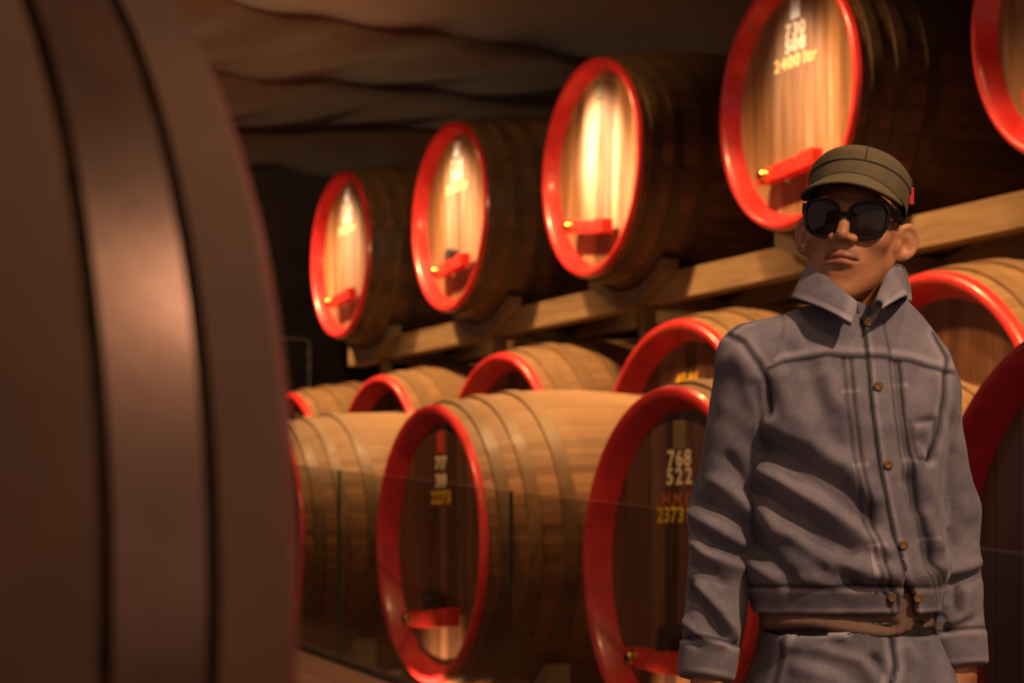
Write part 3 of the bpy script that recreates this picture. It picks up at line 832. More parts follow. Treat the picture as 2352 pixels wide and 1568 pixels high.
# ---------------- hands
def hand_sdf(X, Y, Z, W, down, out, front):
    """W wrist, down = along the hand, out = thumb side, front = palm normal"""
    W = np.array(W); dn = np.array(down, float); dn /= np.linalg.norm(dn)
    ou = np.array(out, float); ou -= dn * (ou @ dn); ou /= np.linalg.norm(ou)
    pn = np.cross(dn, ou)
    if pn @ np.array(front) < 0: pn = -pn
    P = lambda a, b, c: W + dn * a + ou * b + pn * c
    d = cap(X, Y, Z, P(-0.06, 0, 0), P(0.02, 0, 0), 0.027, 0.026)
    for b, w in ((0.026, 0.014), (0.009, 0.0145), (-0.008, 0.0135), (-0.024, 0.012)):
        d = smin(d, cap(X, Y, Z, P(0.018, b * 0.6, 0), P(0.088, b, 0.0), 0.017, w), 0.010)
    d = smin(d, ell(X, Y, Z, P(0.045, 0.024, 0.010), (0.020, 0.018, 0.026)), 0.012)
    dd = d
    for b, ln, cv in ((0.027, 0.072, 0.9), (0.009, 0.080, 1.0), (-0.009, 0.075, 1.1), (-0.026, 0.060, 1.2)):
        a0 = P(0.090, b, 0.0); l1, l2, l3 = ln * 0.46, ln * 0.32, ln * 0.24
        a1 = a0 + (dn * math.cos(0.35*cv) + pn * math.sin(0.35*cv)) * l1
        a2 = a1 + (dn * math.cos(0.95*cv) + pn * math.sin(0.95*cv)) * l2
        a3 = a2 + (dn * math.cos(1.35*cv) + pn * math.sin(1.35*cv)) * l3
        f = smin(smin(cap(X, Y, Z, a0, a1, 0.0095, 0.0088), cap(X, Y, Z, a1, a2, 0.0088, 0.0080), 0.002), cap(X, Y, Z, a2, a3, 0.0080, 0.0068), 0.002)
        dd = smin(dd, f, 0.004)
    t0 = P(0.030, 0.030, 0.010); t1 = t0 + dn * 0.034 + ou * 0.022 + pn * 0.012; t2 = t1 + dn * 0.030 + ou * 0.004 + pn * 0.008
    t = smin(cap(X, Y, Z, t0, t1, 0.0135, 0.0105), cap(X, Y, Z, t1, t2, 0.0105, 0.0085), 0.003)
    return smin(dd, t, 0.006)
for W, E, out, front in ((WL, EL, (0.35, -0.9, 0), (1, 0.3, 0)), (WR, ER, (-0.55, -0.8, 0), (-1, 0.4, 0))):
    Wv = np.array(W); dn = Wv - np.array(E); dn = dn / np.linalg.norm(dn); dn = dn * 0.6 + np.array([0, 0, -1]) * 0.5
    w0 = Wv + np.array([0, 0, -0.005])
    lo = w0 + np.array([-0.10, -0.13, -0.22]); hi = w0 + np.array([0.10, 0.11, 0.07])
    X, Y, Z = grid(lo, hi, 0.0026)
    d = hand_sdf(X, Y, Z, w0, dn, out, front)
    V, Fq = surface_nets(d, lo, 0.0026); V = relax(V, Fq, 2, 0.45)
    bodyV.append(V); bodyF.append(Fq); bodyD.append(np.zeros(len(V))); bodyL.append(np.zeros(len(V)))
# ---------------- trunk and limbs under the clothes
X, Y, Z = grid((-0.32, -0.2, 0.03), (0.30, 0.22, 1.58), 0.010)
d = cap(X, Y, Z, (-0.01, 0.02, 1.36), (-0.01, 0.02, 1.05), 0.10, 0.095)
d = smin(d, cap(X, Y, Z, (-0.13, -0.02, 1.44), (0.10, 0.05, 1.44), 0.05), 0.05)
d = smin(d, cap(X, Y, Z, (0.012, 0.03, 1.42), (0.014, 0.03, 1.56), 0.055), 0.03)
for S_, E_, W_ in ((SL, EL, WL), (SR, ER, WR)):
    d = smin(d, cap(X, Y, Z, S_, E_, 0.038, 0.028), 0.02); d = smin(d, cap(X, Y, Z, E_, W_, 0.028, 0.024), 0.01)
LEGS = (((-0.085, -0.005, 0.90), (-0.105, -0.045, 0.48), (-0.105, -0.015, 0.08)), ((0.070, 0.035, 0.90), (0.085, 0.060, 0.48), (0.090, 0.110, 0.08)))
for a_, b_, c_ in LEGS:
    d = smin(d, cap(X, Y, Z, a_, b_, 0.070, 0.050), 0.03); d = smin(d, cap(X, Y, Z, b_, c_, 0.048, 0.032), 0.01)
V, Fq = surface_nets(d, (-0.32, -0.2, 0.03), 0.010); V = relax(V, Fq, 2)
bodyV.append(V); bodyF.append(Fq); bodyD.append(np.zeros(len(V))); bodyL.append(np.zeros(len(V)))
off = np.cumsum([0] + [len(v) for v in bodyV[:-1]])
link_mesh('body', np_mesh('body', np.concatenate(bodyV), np.concatenate([f + o for f, o in zip(bodyF, off)]), {'dark': np.concatenate(bodyD), 'lip': np.concatenate(bodyL)}), M['skin'], man)

# ---------------- torso of the clothes: stacked ellipses, turned to the viewer's right
YAW = math.radians(18)
cY, sY = math.cos(YAW), math.sin(YAW)
zs = np.array([0.80, 0.93, 1.00, 1.045, 1.10, 1.17, 1.26, 1.34, 1.42, 1.47, 1.51, 1.55])
tw = np.array([0.150, 0.148, 0.146, 0.152, 0.164, 0.160, 0.158, 0.166, 0.180, 0.165, 0.120, 0.070])
td = np.array([0.110, 0.106, 0.102, 0.106, 0.120, 0.118, 0.118, 0.120, 0.112, 0.095, 0.080, 0.068])
tcx = np.array([-0.012, -0.012, -0.015, -0.020, -0.021, -0.020, -0.019, -0.018, -0.019, -0.016, -0.006, 0.010])
tcy = np.array([0.010, 0.008, 0.005, 0.002, 0.0, 0.0, 0.004, 0.008, 0.014, 0.018, 0.024, 0.030])
def torso(X, Y, Z, grow=0.0):
    w, dd = np.interp(Z, zs, tw) + grow, np.interp(Z, zs, td) + grow
    x = X - np.interp(Z, zs, tcx); y = Y - np.interp(Z, zs, tcy)
    a = x * cY + y * sY; b = -x * sY + y * cY
    n_ = 2.4
    q = (np.abs(a / w) ** n_ + np.abs(b / dd) ** n_) ** (1 / n_)
    return (q - 1) * np.minimum(w, dd)

# ---------------- jacket
plk_edge = UV((1957, 735), (1962, 765), (1974, 838), (1982, 932), (1996, 1048), (2007, 1117), (2032, 1236), (2040, 1263), (2050, 1317), (2072, 1354), (2080, 1412))
left_edge = UV((1980, 735), (2000, 1048), (2020, 1180), (2036, 1252), (2047, 1303), (2047, 1350), (2040, 1412))
def edge_x(pts, z):
    zz = np.array([p[1] for p in pts])[::-1]; xx = np.array([p[0] for p in pts])[::-1]
    return np.interp(z, zz, xx)
HEM_L, HEM_R = vz(1400), vz(1398)
hj = 0.0032
lo = (-0.31, -0.17, 0.915); hi = (0.255, 0.19, 1.575)
X, Y, Z = grid(lo, hi, hj)
d = torso(X, Y, Z)
d = smin(d, cap(X, Y, Z, (-0.055, -0.005, 1.497), SL, 0.050, 0.060), 0.035)
d = smin(d, cap(X, Y, Z, (0.060, 0.035, 1.488), SR, 0.046, 0.056), 0.035)
d = np.maximum(d, (HEM_L + 0.010 * np.sin(X * 14.0) * 0 - Z))
gap = np.maximum(edge_x(left_edge, Z) - X, X - edge_x(plk_edge, Z))
gap = np.maximum(gap, np.maximum(Z - vz(1262), Y + 0.02))
d = np.maximum(d, -gap)
d = smax(d, -cap(X, Y, Z, (0.013, 0.02, 1.535), (0.013, 0.02, 1.62), 0.058, 0.070), 0.012)   # neck hole
def sleeve(S_, E_, W_, r0, r1, r2, cut):
    s1 = cap(X, Y, Z, S_, E_, r0, r1)
    s2 = cap(X, Y, Z, E_, W_, r1, r2)
    s = smin(s1, s2, 0.03)
    Wv, Ev = np.array(W_), np.array(E_); ax = (Wv - Ev) / np.linalg.norm(Wv - Ev)
    t = (X - Wv[0]) * ax[0] + (Y - Wv[1]) * ax[1] + (Z - Wv[2]) * ax[2]
    return np.maximum(s, t - cut), t
sl, tl_ = sleeve(SL, EL, WL, 0.060, 0.056, 0.045, 0.016)
sr, tr_ = sleeve(SR, ER, WR, 0.056, 0.054, 0.044, 0.014)
d = smin(d, sl, 0.012); d = smin(d, sr, 0.012)
V, Fj = surface_nets(d, lo, hj)
V = relax(V, Fj, 1, 0.4)
Nn = vnormals(V, Fj)
x, y, z = V.T
front = sstep(0.15, 0.55, -Nn[:, 1])
def axis_t(P0, P1):
    a, b = np.array(P0), np.array(P1); ax = (b - a) / np.linalg.norm(b - a)
    return (x - a[0]) * ax[0] + (y - a[1]) * ax[1] + (z - a[2]) * ax[2], np.linalg.norm(b - a)
# sleeve / body masks
dl = np.minimum(cap(x, y, z, SL, EL, 0.060, 0.056), cap(x, y, z, EL, WL, 0.056, 0.045))
dr = np.minimum(cap(x, y, z, SR, ER, 0.056, 0.054), cap(x, y, z, ER, WR, 0.054, 0.044))
dt = torso(x, y, z)
arm_l = (dl < dt) & (x < -0.10); arm_r = (dr < dt) & (x > 0.07)
trunk = ~(arm_l | arm_r)
disp = np.zeros(len(V)); wear = np.zeros(len(V))
def fold(mask, pts, amp, w, wr=0.0, side_bias=0.0, fm=True):
    """a ridge (amp > 0) or a valley along a picture-plane polyline, mm"""
    global disp, wear
    dd, sd = pl_dist(x, z, UV(*pts))
    xs_, zs_ = [p[0] for p in UV(*pts)], [p[1] for p in UV(*pts)]
    g = np.exp(-(dd / (w * 0.001)) ** 2)
    if side_bias: g = g * np.where(sd * side_bias > 0, 1.0, np.exp(-(dd / (w * 0.00035)) ** 2))
    m = mask * (front if fm else 1.0)
    disp += amp * 0.0016 * g * m; wear += wr * g * m
# trunk folds
for pts, a, w in (
    (((1760, 985), (1850, 1030), (1925, 1075), (1985, 1150)), 7, 16), (((1750, 1035), (1830, 1085), (1915, 1135), (1975, 1205)), -11, 17),
    (((1745, 1085), (1850, 1150), (1950, 1212), (2010, 1262)), 9, 15), (((1735, 1130), (1800, 1185), (1870, 1232), (1930, 1262)), -10, 15),
    (((1730, 1150), (1775, 1215), (1850, 1275), (1950, 1312), (2020, 1320)), 8, 17), (((1722, 1215), (1750, 1275), (1800, 1320)), -7, 14),
    (((1722, 1290), (1770, 1325)), 5, 12), (((1775, 870), (1800, 960), (1850, 1010)), 5, 16), (((1840, 860), (1870, 960), (1915, 1030)), -4, 16),
    (((1880, 850), (1905, 940)), 3, 14), (((1760, 790), (1800, 815)), -4, 12), (((1745, 745), (1775, 800)), 4, 14), (((1830, 1325), (1900, 1335)), 4, 10), (((1950, 1335), (2020, 1338)), -4, 9),
    (((1900, 1290), (1945, 1335)), -4, 9), (((1800, 1245), (1880, 1305), (1940, 1330)), -5, 12),
    (((2110, 880), (2100, 960)), 4, 14), (((2075, 1075), (2110, 1150), (2120, 1250)), 5, 14), (((2060, 1110), (2085, 1200), (2105, 1290)), -6, 11),
    (((2115, 1060), (2090, 1020)), -5, 10), (((2095, 1190), (2135, 1300)), 5, 12)):
    fold(trunk, pts, a, w)
# sleeve folds, viewer's left
for pts, a, w in (
    (((1690, 830), (1720, 900), (1740, 1000)), 4, 16), (((1660, 850), (1640, 1000), (1605, 1120)), 3, 22), (((1725, 900), (1745, 960)), -5, 12),
    (((1665, 1060), (1700, 1110), (1725, 1140)), -7, 12), (((1640, 1110), (1690, 1150), (1725, 1185)), 7, 13), (((1620, 1165), (1670, 1190), (1715, 1215)), -8, 12),
    (((1580, 1180), (1640, 1215), (1690, 1250)), 6, 13), (((1620, 1245), (1660, 1258), (1690, 1272)), -8, 10), (((1575, 1240), (1620, 1275), (1685, 1300)), 6, 11),
    (((1560, 1295), (1610, 1305), (1650, 1330)), -6, 11), (((1600, 1345), (1650, 1400), (1680, 1460)), 7, 10), (((1570, 1350), (1610, 1395), (1650, 1450)), -7, 12),
    (((1630, 1420), (1660, 1450), (1680, 1475)), -6, 8), (((1560, 1420), (1600, 1450), (1650, 1468)), 6, 9), (((1560, 1450), (1600, 1470)), -5, 8), (((1590, 870), (1570, 1150)), -3, 18)):
    fold(arm_l, pts, a, w)
# viewer's right sleeve
for pts, a, w in (
    (((2160, 900), (2190, 1050), (2200, 1180)), 3, 20), (((2150, 1050), (2140, 1180), (2150, 1250)), -5, 16), (((2140, 1335), (2180, 1330), (2225, 1318)), -7, 7),
    (((2140, 1315), (2185, 1308), (2225, 1290)), 5, 10), (((2165, 1350), (2160, 1390), (2140, 1415)), -6, 10), (((2190, 1360), (2190, 1410), (2160, 1430)), 6, 10),
    (((2200, 1420), (2160, 1440), (2140, 1440)), -5, 8), (((2230, 1330), (2240, 1420)), 4, 12), (((2225, 1260), (2245, 1320)), 4, 10)):
    fold(arm_r, pts, a, w)
# low-frequency crumple
disp += 0.0016 * np.sin(x * 61 + 2.1 * np.sin(z * 37)) * np.sin(z * 53 + 1.7 * np.sin(x * 41 + 1.0)) * sstep(-0.2, 0.3, -Nn[:, 1])
# yoke seam: the upper panel lies over the lower one
yoke = UV((1752, 858), (1790, 842), (1880, 828), (1975, 832), (2060, 838), (2110, 852), (2140, 858))
dy_, sd = pl_dist(x, z, yoke); zy = np.interp(x, [p[0] for p in yoke], [p[1] for p in yoke])
m = trunk * front
disp += 0.0030 * m * sstep(-0.002, 0.002, z - zy)
wear += m * (0.22 * np.exp(-((z - zy - 0.008) / 0.006) ** 2) - 0.85 * np.exp(-((z - zy + 0.003) / 0.003) ** 2)) * (dy_ < 0.03)
# placket, pleats
dp, sp = pl_dist(x, z, plk_edge); sg = dp * sp
on = trunk * front * (z < vz(745))
disp += on * (0.0045 * sstep(-0.0015, 0.0015, sg) * (1 - sstep(0.028, 0.031, sg)))
wear += on * (-0.95 * np.exp(-((sg + 0.0025) / 0.0028) ** 2) + 0.20 * np.exp(-((sg - 0.004) / 0.004) ** 2) - 0.5 * np.exp(-((sg - 0.032) / 0.003) ** 2))
low = on * (z < zy - 0.004)
for o_, a_ in ((0.048, 0.9), (0.041, 0.4), (-0.028, 0.7), (-0.040, 0.45)):
    disp -= 0.0030 * low * np.exp(-((sg - o_) / 0.0032) ** 2); wear -= a_ * low * np.exp(-((sg - o_) / 0.003) ** 2)
for v_ in (905, 1070, 1245):       # bar stitching across the pleats
    wear += 0.35 * on * np.exp(-((z - vz(v_) - 0.12 * (sg)) / 0.0035) ** 2) * ((np.abs(sg - 0.045) < 0.014) | (np.abs(sg + 0.033) < 0.014))
# armhole seams
for pts, msk in ((((1655, 775), (1700, 800), (1735, 850), (1757, 900), (1760, 960)), 1), (((2120, 775), (2146, 830), (2140, 920), (2128, 1000), (2112, 1060)), 1)):
    da, sa = pl_dist(x, z, UV(*pts)); fr_ = sstep(-0.1, 0.4, -Nn[:, 1])
    disp += -0.0035 * fr_ * np.exp(-(da / 0.005) ** 2); wear += fr_ * (-0.7 * np.exp(-(da / 0.004) ** 2) + 0.18 * np.exp(-((da - 0.010) / 0.006) ** 2))
# shoulder seam
da, sa = pl_dist(x, z, UV((1835, 690), (1770, 715), (1700, 752), (1665, 775))); wear += front * (0.25 * np.exp(-((da - 0.006) / 0.005) ** 2) - 0.4 * np.exp(-(da / 0.003) ** 2)) * (x < -0.06)
# waist band
zb = vz(1342) - 0.04 * (x + 0.02) ** 2
band = trunk * sstep(-0.0015, 0.0015, zb - z)
disp += 0.0025 * band + trunk * sstep(0.0, 0.004, z - zb) * 0.007 * np.exp(-((z - zb - 0.028) / 0.022) ** 2)
tf = trunk * sstep(-0.2, 0.2, -Nn[:, 1])
wear += tf * (-0.85 * np.exp(-((z - zb - 0.002) / 0.003) ** 2) + 0.3 * np.exp(-((z - zb + 0.006) / 0.004) ** 2) + 0.3 * np.exp(-((z - HEM_L - 0.005) / 0.004) ** 2) - 0.15 * np.exp(-((z - HEM_L - 0.022) / 0.010) ** 2))
# chest pocket of the viewer's right side
pk = UV((2065, 978), (2118, 972), (2112, 1062), (2078, 1060), (2065, 978))
da, sa = pl_dist(x, z, pk); inside = (x > ux(2066)) & (x < ux(2118)) & (z < vz(976)) & (z > vz(1060))
disp += m * (0.0025 * inside - 0.003 * np.exp(-(da / 0.004) ** 2)); wear += m * (-0.55 * np.exp(-(da / 0.0035) ** 2) + 0.22 * inside * np.exp(-((z - vz(985)) / 0.006) ** 2))
# belt-loop tab left of the placket
tb = (np.abs(x - ux(1984)) < 0.006) & (z < vz(1250)) & (z > vz(1318)); wear += 0.35 * m * tb; disp += 0.0015 * m * tb
# cuffs
for P0, P1, msk in ((EL, WL, arm_l), (ER, WR, arm_r)):
    t, L_ = axis_t(P0, P1); q = t - (L_ - 0.040)
    on = msk * 1.0
    disp += on * 0.0030 * sstep(-0.0015, 0.0015, q)
    wear += on * (-0.8 * np.exp(-((q + 0.0025) / 0.003) ** 2) + 0.3 * np.exp(-((q - 0.006) / 0.004) ** 2) + 0.3 * np.exp(-((q - 0.050) / 0.004) ** 2))
disp = np.clip(disp, -0.013, 0.020)
V = V + Nn * disp[:, None]
V = relax(V, Fj, 1, 0.25)
jk = link_mesh('jacket', np_mesh('jacket', V, Fj, {'wear': np.clip(wear, -1, 0.6)}), M['denim'], man)
jk['label'] = 'faded blue denim jacket'
# surface lookup for buttons: front-most jacket point near a picture position
def on_front(Vx, u, v, r=0.006):
    q = (np.abs(Vx[:, 0] - ux(u)) < r) & (np.abs(Vx[:, 2] - vz(v)) < r)
    c = Vx[q]; return c[np.argmin(c[:, 1])]
BTN = lathe_x('button', [(-0.0045, 0.0), (-0.0045, 0.0035), (-0.0055, 0.0045), (-0.0055, 0.0075), (-0.0035, 0.0092), (0.002, 0.0088), (0.002, 0.0)], 18)
M['bronze'] = plain('dark_bronze', (0.30, 0.18, 0.08), 0.38, 0.8, 0.25, 200, 0)
BTN.materials.append(M['bronze'])
BTN.transform(Matrix.Scale(0.82, 4))
for u, v in ((1978, 748), (2000, 893), (2022, 1067), (2054, 1243), (2021, 1374), (2088, 1376)):
    p = on_front(V, u, v)
    link_mesh('button', BTN, None, jk, tuple(p + np.array([0, -0.001, 0])), (0, 0, math.radians(90 + 12)))

# collar, turned up and open
rows = [
    [(0.004, -0.084, 1.520), (-0.036, -0.070, 1.540), (-0.064, -0.012, 1.556), (-0.046, 0.062, 1.575), (0.014, 0.092, 1.580), (0.072, 0.058, 1.572), (0.066, 0.000, 1.556), (0.044, -0.052, 1.540), (0.020, -0.082, 1.522)],
    [(0.000, -0.096, 1.536), (-0.043, -0.086, 1.574), (-0.072, -0.022, 1.612), (-0.054, 0.072, 1.632), (0.014, 0.106, 1.636), (0.070, 0.070, 1.616), (0.066, -0.002, 1.604), (0.050, -0.058, 1.592), (0.028, -0.092, 1.538)],
    [(-0.002, -0.112, 1.520), (-0.052, -0.108, 1.550), (-0.094, -0.036, 1.580), (-0.072, 0.090, 1.590), (0.014, 0.128, 1.594), (0.080, 0.086, 1.590), (0.074, 0.004, 1.578), (0.064, -0.066, 1.572), (0.038, -0.104, 1.534)],
    [(-0.010, -0.124, 1.500), (-0.056, -0.120, 1.526), (-0.106, -0.048, 1.552), (-0.084, 0.092, 1.556), (0.014, 0.132, 1.556), (0.084, 0.088, 1.556), (0.078, 0.004, 1.550), (0.074, -0.078, 1.548), (0.036, -0.112, 1.524)]]
def cr(p0, p1, p2, p3, t):
    return 0.5 * ((2*p1) + (-p0+p2)*t + (2*p0-5*p1+4*p2-p3)*t*t + (-p0+3*p1-3*p2+p3)*t**3)
def dense(P, n):
    P = np.array(P, float); out = []
    for i in range(len(P) - 1):
        a, b, c, e = P[max(i-1, 0)], P[i], P[i+1], P[min(i+2, len(P)-1)]
        for k in range(n): out.append(cr(a, b, c, e, k / n))
    out.append(P[-1]); return np.array(out)
R1 = [dense(r, 6) for r in rows]
G = np.array([dense([R1[k][j] for k in range(4)], 5) for j in range(len(R1[0]))])     # (around, up, 3)
na, nu = G.shape[:2]
Fc = [(i*nu + j, (i+1)*nu + j, (i+1)*nu + j + 1, i*nu + j + 1) for i in range(na-1) for j in range(nu-1)]
me = mesh_from('collar', G.reshape(-1, 3), Fc, True)
wv = np.zeros((na, nu)); wv[:, -3:-1] = 0.22; wv[:, -1] = -0.2; wv[1:3, 2:] += 0.15; wv[-3:-1, 2:] += 0.15
at = me.attributes.new('wear', 'FLOAT', 'POINT'); at.data.foreach_set('value', wv.astype(np.float32).ravel())
co = link_mesh('collar', me, M['denim'], jk)
md = co.modifiers.new('thick', 'SOLIDIFY'); md.thickness = 0.0045; md.offset = 0
sb = co.modifiers.new('smooth', 'SUBSURF'); sb.levels = 1; sb.render_levels = 1

# ---------------- tee shirt
lo = (-0.21, -0.16, 0.985); hi = (0.18, 0.16, 1.26)
X, Y, Z = grid(lo, hi, 0.0045)
d = torso(X, Y, Z, -0.007) + 0.012 * sstep(1.06, 1.09, Z)
hem = vz(1440) - 0.006 * np.sin(X * 28 + 0.6) - 0.04 * np.clip(X - 0.06, 0, 1)
d = np.maximum(d, np.maximum(hem - Z, Z - 1.16))
V, Fq = surface_nets(d, lo, 0.0045); V = relax(V, Fq, 1, 0.4)
Nn = vnormals(V, Fq); x, y, z = V.T; front = sstep(0.1, 0.5, -Nn[:, 1]); disp = np.zeros(len(V)); wear = np.zeros(len(V))
for pts, a, w in ((((1740, 1425), (1850, 1420), (1960, 1440), (2030, 1450)), 5, 8), (((1900, 1400), (1970, 1415), (2030, 1430)), -4, 7), (((2035, 1380), (2040, 1450)), 4, 8), (((2110, 1400), (2080, 1440)), -4, 8)):
    fold(np.ones(len(V)), pts, a, w)
V = V + Nn * disp[:, None]
link_mesh('tee_shirt', np_mesh('tee_shirt', V, Fq), M['tee'], man)

# ---------------- dark strip at the waist, and jeans
X, Y, Z = grid((-0.20, -0.15, 0.985), (0.17, 0.16, 1.035), 0.004)
d = np.maximum(torso(X, Y, Z, -0.010), np.maximum(0.990 - Z, Z - 1.028))
V, Fq = surface_nets(d, (-0.20, -0.15, 0.985), 0.004)
link_mesh('waist_strip', np_mesh('waist_strip', V, Fq), M['waist_strip'], man)
lo = (-0.24, -0.17, 0.07); hi = (0.21, 0.23, 1.03)
X, Y, Z = grid(lo, hi, 0.005)
d = smax(torso(X, Y, Z, -0.002), 0.80 - Z, 0.03)
for a_, b_, c_ in LEGS:
    d = smin(d, cap(X, Y, Z, a_, b_, 0.094, 0.080), 0.035)
    d = smin(d, np.maximum(cap(X, Y, Z, b_, (c_[0], c_[1], c_[2] - 0.06), 0.080, 0.070), 0.10 - Z), 0.012)
d = np.maximum(d, Z - (vz(1449) + 0.006 * np.sin(X * 30 + 1.2)))
V, Fq = surface_nets(d, lo, 0.005); V = relax(V, Fq, 1, 0.4)
Nn = vnormals(V, Fq); x, y, z = V.T; front = sstep(0.1, 0.5, -Nn[:, 1]); disp = np.zeros(len(V)); wear = np.zeros(len(V))
one = np.ones(len(V))
for pts, a, w in ((((1800, 1470), (1880, 1480), (1960, 1500), (1990, 1560)), 6, 14), (((1900, 1475), (1960, 1490), (1990, 1510)), -4, 9), (((1985, 1500), (2005, 1540), (1990, 1590)), -6, 9), (((1820, 1520), (1900, 1545), (1960, 1600)), 4, 14),
                  (((2060, 1480), (2080, 1530), (2060, 1600)), 4, 12), (((1800, 1448), (1920, 1452)), 4, 6)):
    fold(one, pts, a, w)
da, sa = pl_dist(x, z, UV((2024, 1440), (2028, 1480), (2033, 1520), (2018, 1568), (2000, 1640))); disp -= 0.003 * front * np.exp(-(da / 0.003) ** 2); wear += front * (-0.9 * np.exp(-(da / 0.003) ** 2) + 0.25 * np.exp(-((da - 0.010) / 0.006) ** 2))
da, sa = pl_dist(x, z, UV((1795, 1450), (1785, 1500), (1762, 1580))); wear += front * (-0.6 * np.exp(-(da / 0.004) ** 2) + 0.2 * np.exp(-((da - 0.010) / 0.006) ** 2))
da, sa = pl_dist(x, z, UV((1795, 1452), (1860, 1450), (1925, 1447))); wear += front * 0.55 * np.exp(-(da / 0.005) ** 2)
disp += 0.003 * np.sin(z * 42 + 3 * np.sin(x * 22)) * sstep(0.55, 0.2, z) + 0.002 * np.sin(x * 50 + z * 33)
V = V + Nn * disp[:, None]
jn = link_mesh('jeans', np_mesh('jeans', V, Fq, {'wear': np.clip(wear, -1, 0.6)}), M['jeans'], man)

# ---------------- boots
for (cx, cy, cz), yaw in ((LEGS[0][2], 0.18), (LEGS[1][2], -0.25)):
    lo = (cx - 0.12, cy - 0.24, -0.005); hi = (cx + 0.12, cy + 0.12, 0.20)
    X, Y, Z = grid(lo, hi, 0.006)
    a = (X-cx)*math.cos(yaw) + (Y-cy)*math.sin(yaw); b = -(X-cx)*math.sin(yaw) + (Y-cy)*math.cos(yaw)
    d = smin(ell(a, b, Z, (0, -0.115, 0.035), (0.046, 0.085, 0.045)), ell(a, b, Z, (0, 0.005, 0.045), (0.036, 0.055, 0.055)), 0.04)
    d = smin(d, cap(a, b, Z, (0, 0.010, 0.06), (0, 0.010, 0.16), 0.046, 0.048), 0.02)
    gz = (cx * math.sin(math.radians(9.2)) + 0) * 0.0
    d = np.maximum(d, np.maximum(0.006 - Z, Z - 0.185))
    V, Fq = surface_nets(d, lo, 0.006); V = relax(V, Fq, 2, 0.4)
    link_mesh('boot', np_mesh('boot', V, Fq), M['shoe'], man)

# ---------------- cap, in the head frame, tipped back a little
TILT = math.radians(-24)
CM = HM @ Matrix.Translation((0.0, 0.010, 0.046)) @ Matrix.Rotation(TILT, 4, 'X')
RX, RY = 0.0815, 0.101
prof = [(-0.006, 0.985), (0.0, 1.0), (0.012, 1.012), (0.030, 1.020), (0.046, 1.030), (0.060, 1.015), (0.072, 0.965), (0.081, 0.880), (0.0865, 0.77), (0.0885, 0.70), (0.0905, 0.66), (0.0935, 0.50), (0.0950, 0.30), (0.0955, 0.12)]
prof = [(a if a < 0.035 else 0.035 + (a - 0.035) * 0.50, b) for a, b in prof]
NCAP = 72
Vc, Fcp = [], []
for i in range(NCAP):
    a = 2 * math.pi * i / NCAP
    for j, (zz, k) in enumerate(prof):
        wob = 1 + 0.010 * math.sin(5 * a + zz * 60) * min(1, max(0, (zz - 0.02) * 30)) + 0.008 * math.sin(9 * a + 2.0 + zz * 90) * min(1, max(0, (zz - 0.03) * 20))
        zz2 = zz + 0.003 * math.sin(3 * a + 1.0) * (zz / 0.1)
        Vc.append(CM @ Vector((RX * k * wob * math.sin(a), -RY * k * wob * math.cos(a), zz2)))
mP = len(prof)
for i in range(NCAP):
    for j in range(mP - 1): Fcp.append((i*mP + j, ((i+1) % NCAP)*mP + j, ((i+1) % NCAP)*mP + j + 1, i*mP + j + 1))
Fcp.append(tuple(i*mP + mP - 1 for i in range(NCAP)))
cp = link_mesh('cap', mesh_from('cap', Vc, Fcp, True), M['cap'], man); cp['label'] = 'olive peaked work cap'
sb = cp.modifiers.new('smooth', 'SUBSURF'); sb.levels = 1; sb.render_levels = 1
# seams
def cap_pt(a, zz, push=1.004):
    k = np.interp(zz, [p[0] for p in prof], [p[1] for p in prof]) * push
    return CM @ Vector((RX * k * math.sin(a), -RY * k * math.cos(a), zz))
link_mesh('band_seam', tube_mesh('band_seam', [cap_pt(2 * math.pi * i / 60, 0.026, 1.004) for i in range(61)], 0.0013, 6), M['capdark'], cp)
link_mesh('crown_seam', tube_mesh('crown_seam', [cap_pt(2 * math.pi * i / 60, 0.0600, 1.010) for i in range(61)], 0.0011, 6), M['capdark'], cp)
for a in (0.25, 1.55, -1.35):
    link_mesh('panel_seam', tube_mesh('panel_seam', [cap_pt(a, zz, 1.006) for zz in np.linspace(0.028, 0.059, 12)], 0.0009, 6), M['capdark'], cp)
# peak
Vp, Fp = [], []
nA, nB = 33, 9
for i in range(nA):
    f = -1 + 2 * i / (nA - 1); ph = f * math.radians(74)
    inn = Vector((RX * 1.004 * math.sin(ph), -RY * 1.004 * math.cos(ph), -0.001 + 0.003))
    L_ = 0.056 * (1 - abs(f) ** 3.0) ** 0.75 + 0.002
    for j in range(nB):
        t = j / (nB - 1)
        q = inn + Vector((0.30 * math.sin(ph), -0.80, 0)) * (L_ * t) + Vector((0, 0, -L_ * (0.50 * t + 0.22 * t * t)))
        q.z -= 0.016 * abs(math.sin(ph)) ** 2.2
        Vp.append(CM @ q)
for i in range(nA - 1):
    for j in range(nB - 1): Fp.append((i*nB + j, i*nB + j + 1, (i+1)*nB + j + 1, (i+1)*nB + j))
pk_ = link_mesh('peak', mesh_from('peak', Vp, Fp, True), M['cap'], cp)
md = pk_.modifiers.new('thick', 'SOLIDIFY'); md.thickness = 0.004; md.offset = -1
link_mesh('peak_seam', tube_mesh('peak_seam', [Vp[i*nB + 1] + Vector((0, -0.0005, 0.0005)) for i in range(nA)], 0.0013, 6), M['capdark'], cp)
tabm = box_mesh('cap_tab', -0.0035, 0.0035, -0.006, 0.006, -0.014, 0.014, 0.001)
tb_ = link_mesh('cap_tab', tabm, M['capred'], cp, tuple(CM @ Vector((RX * 1.035, 0.012, 0.026)))); tb_['label'] = 'small red tab'

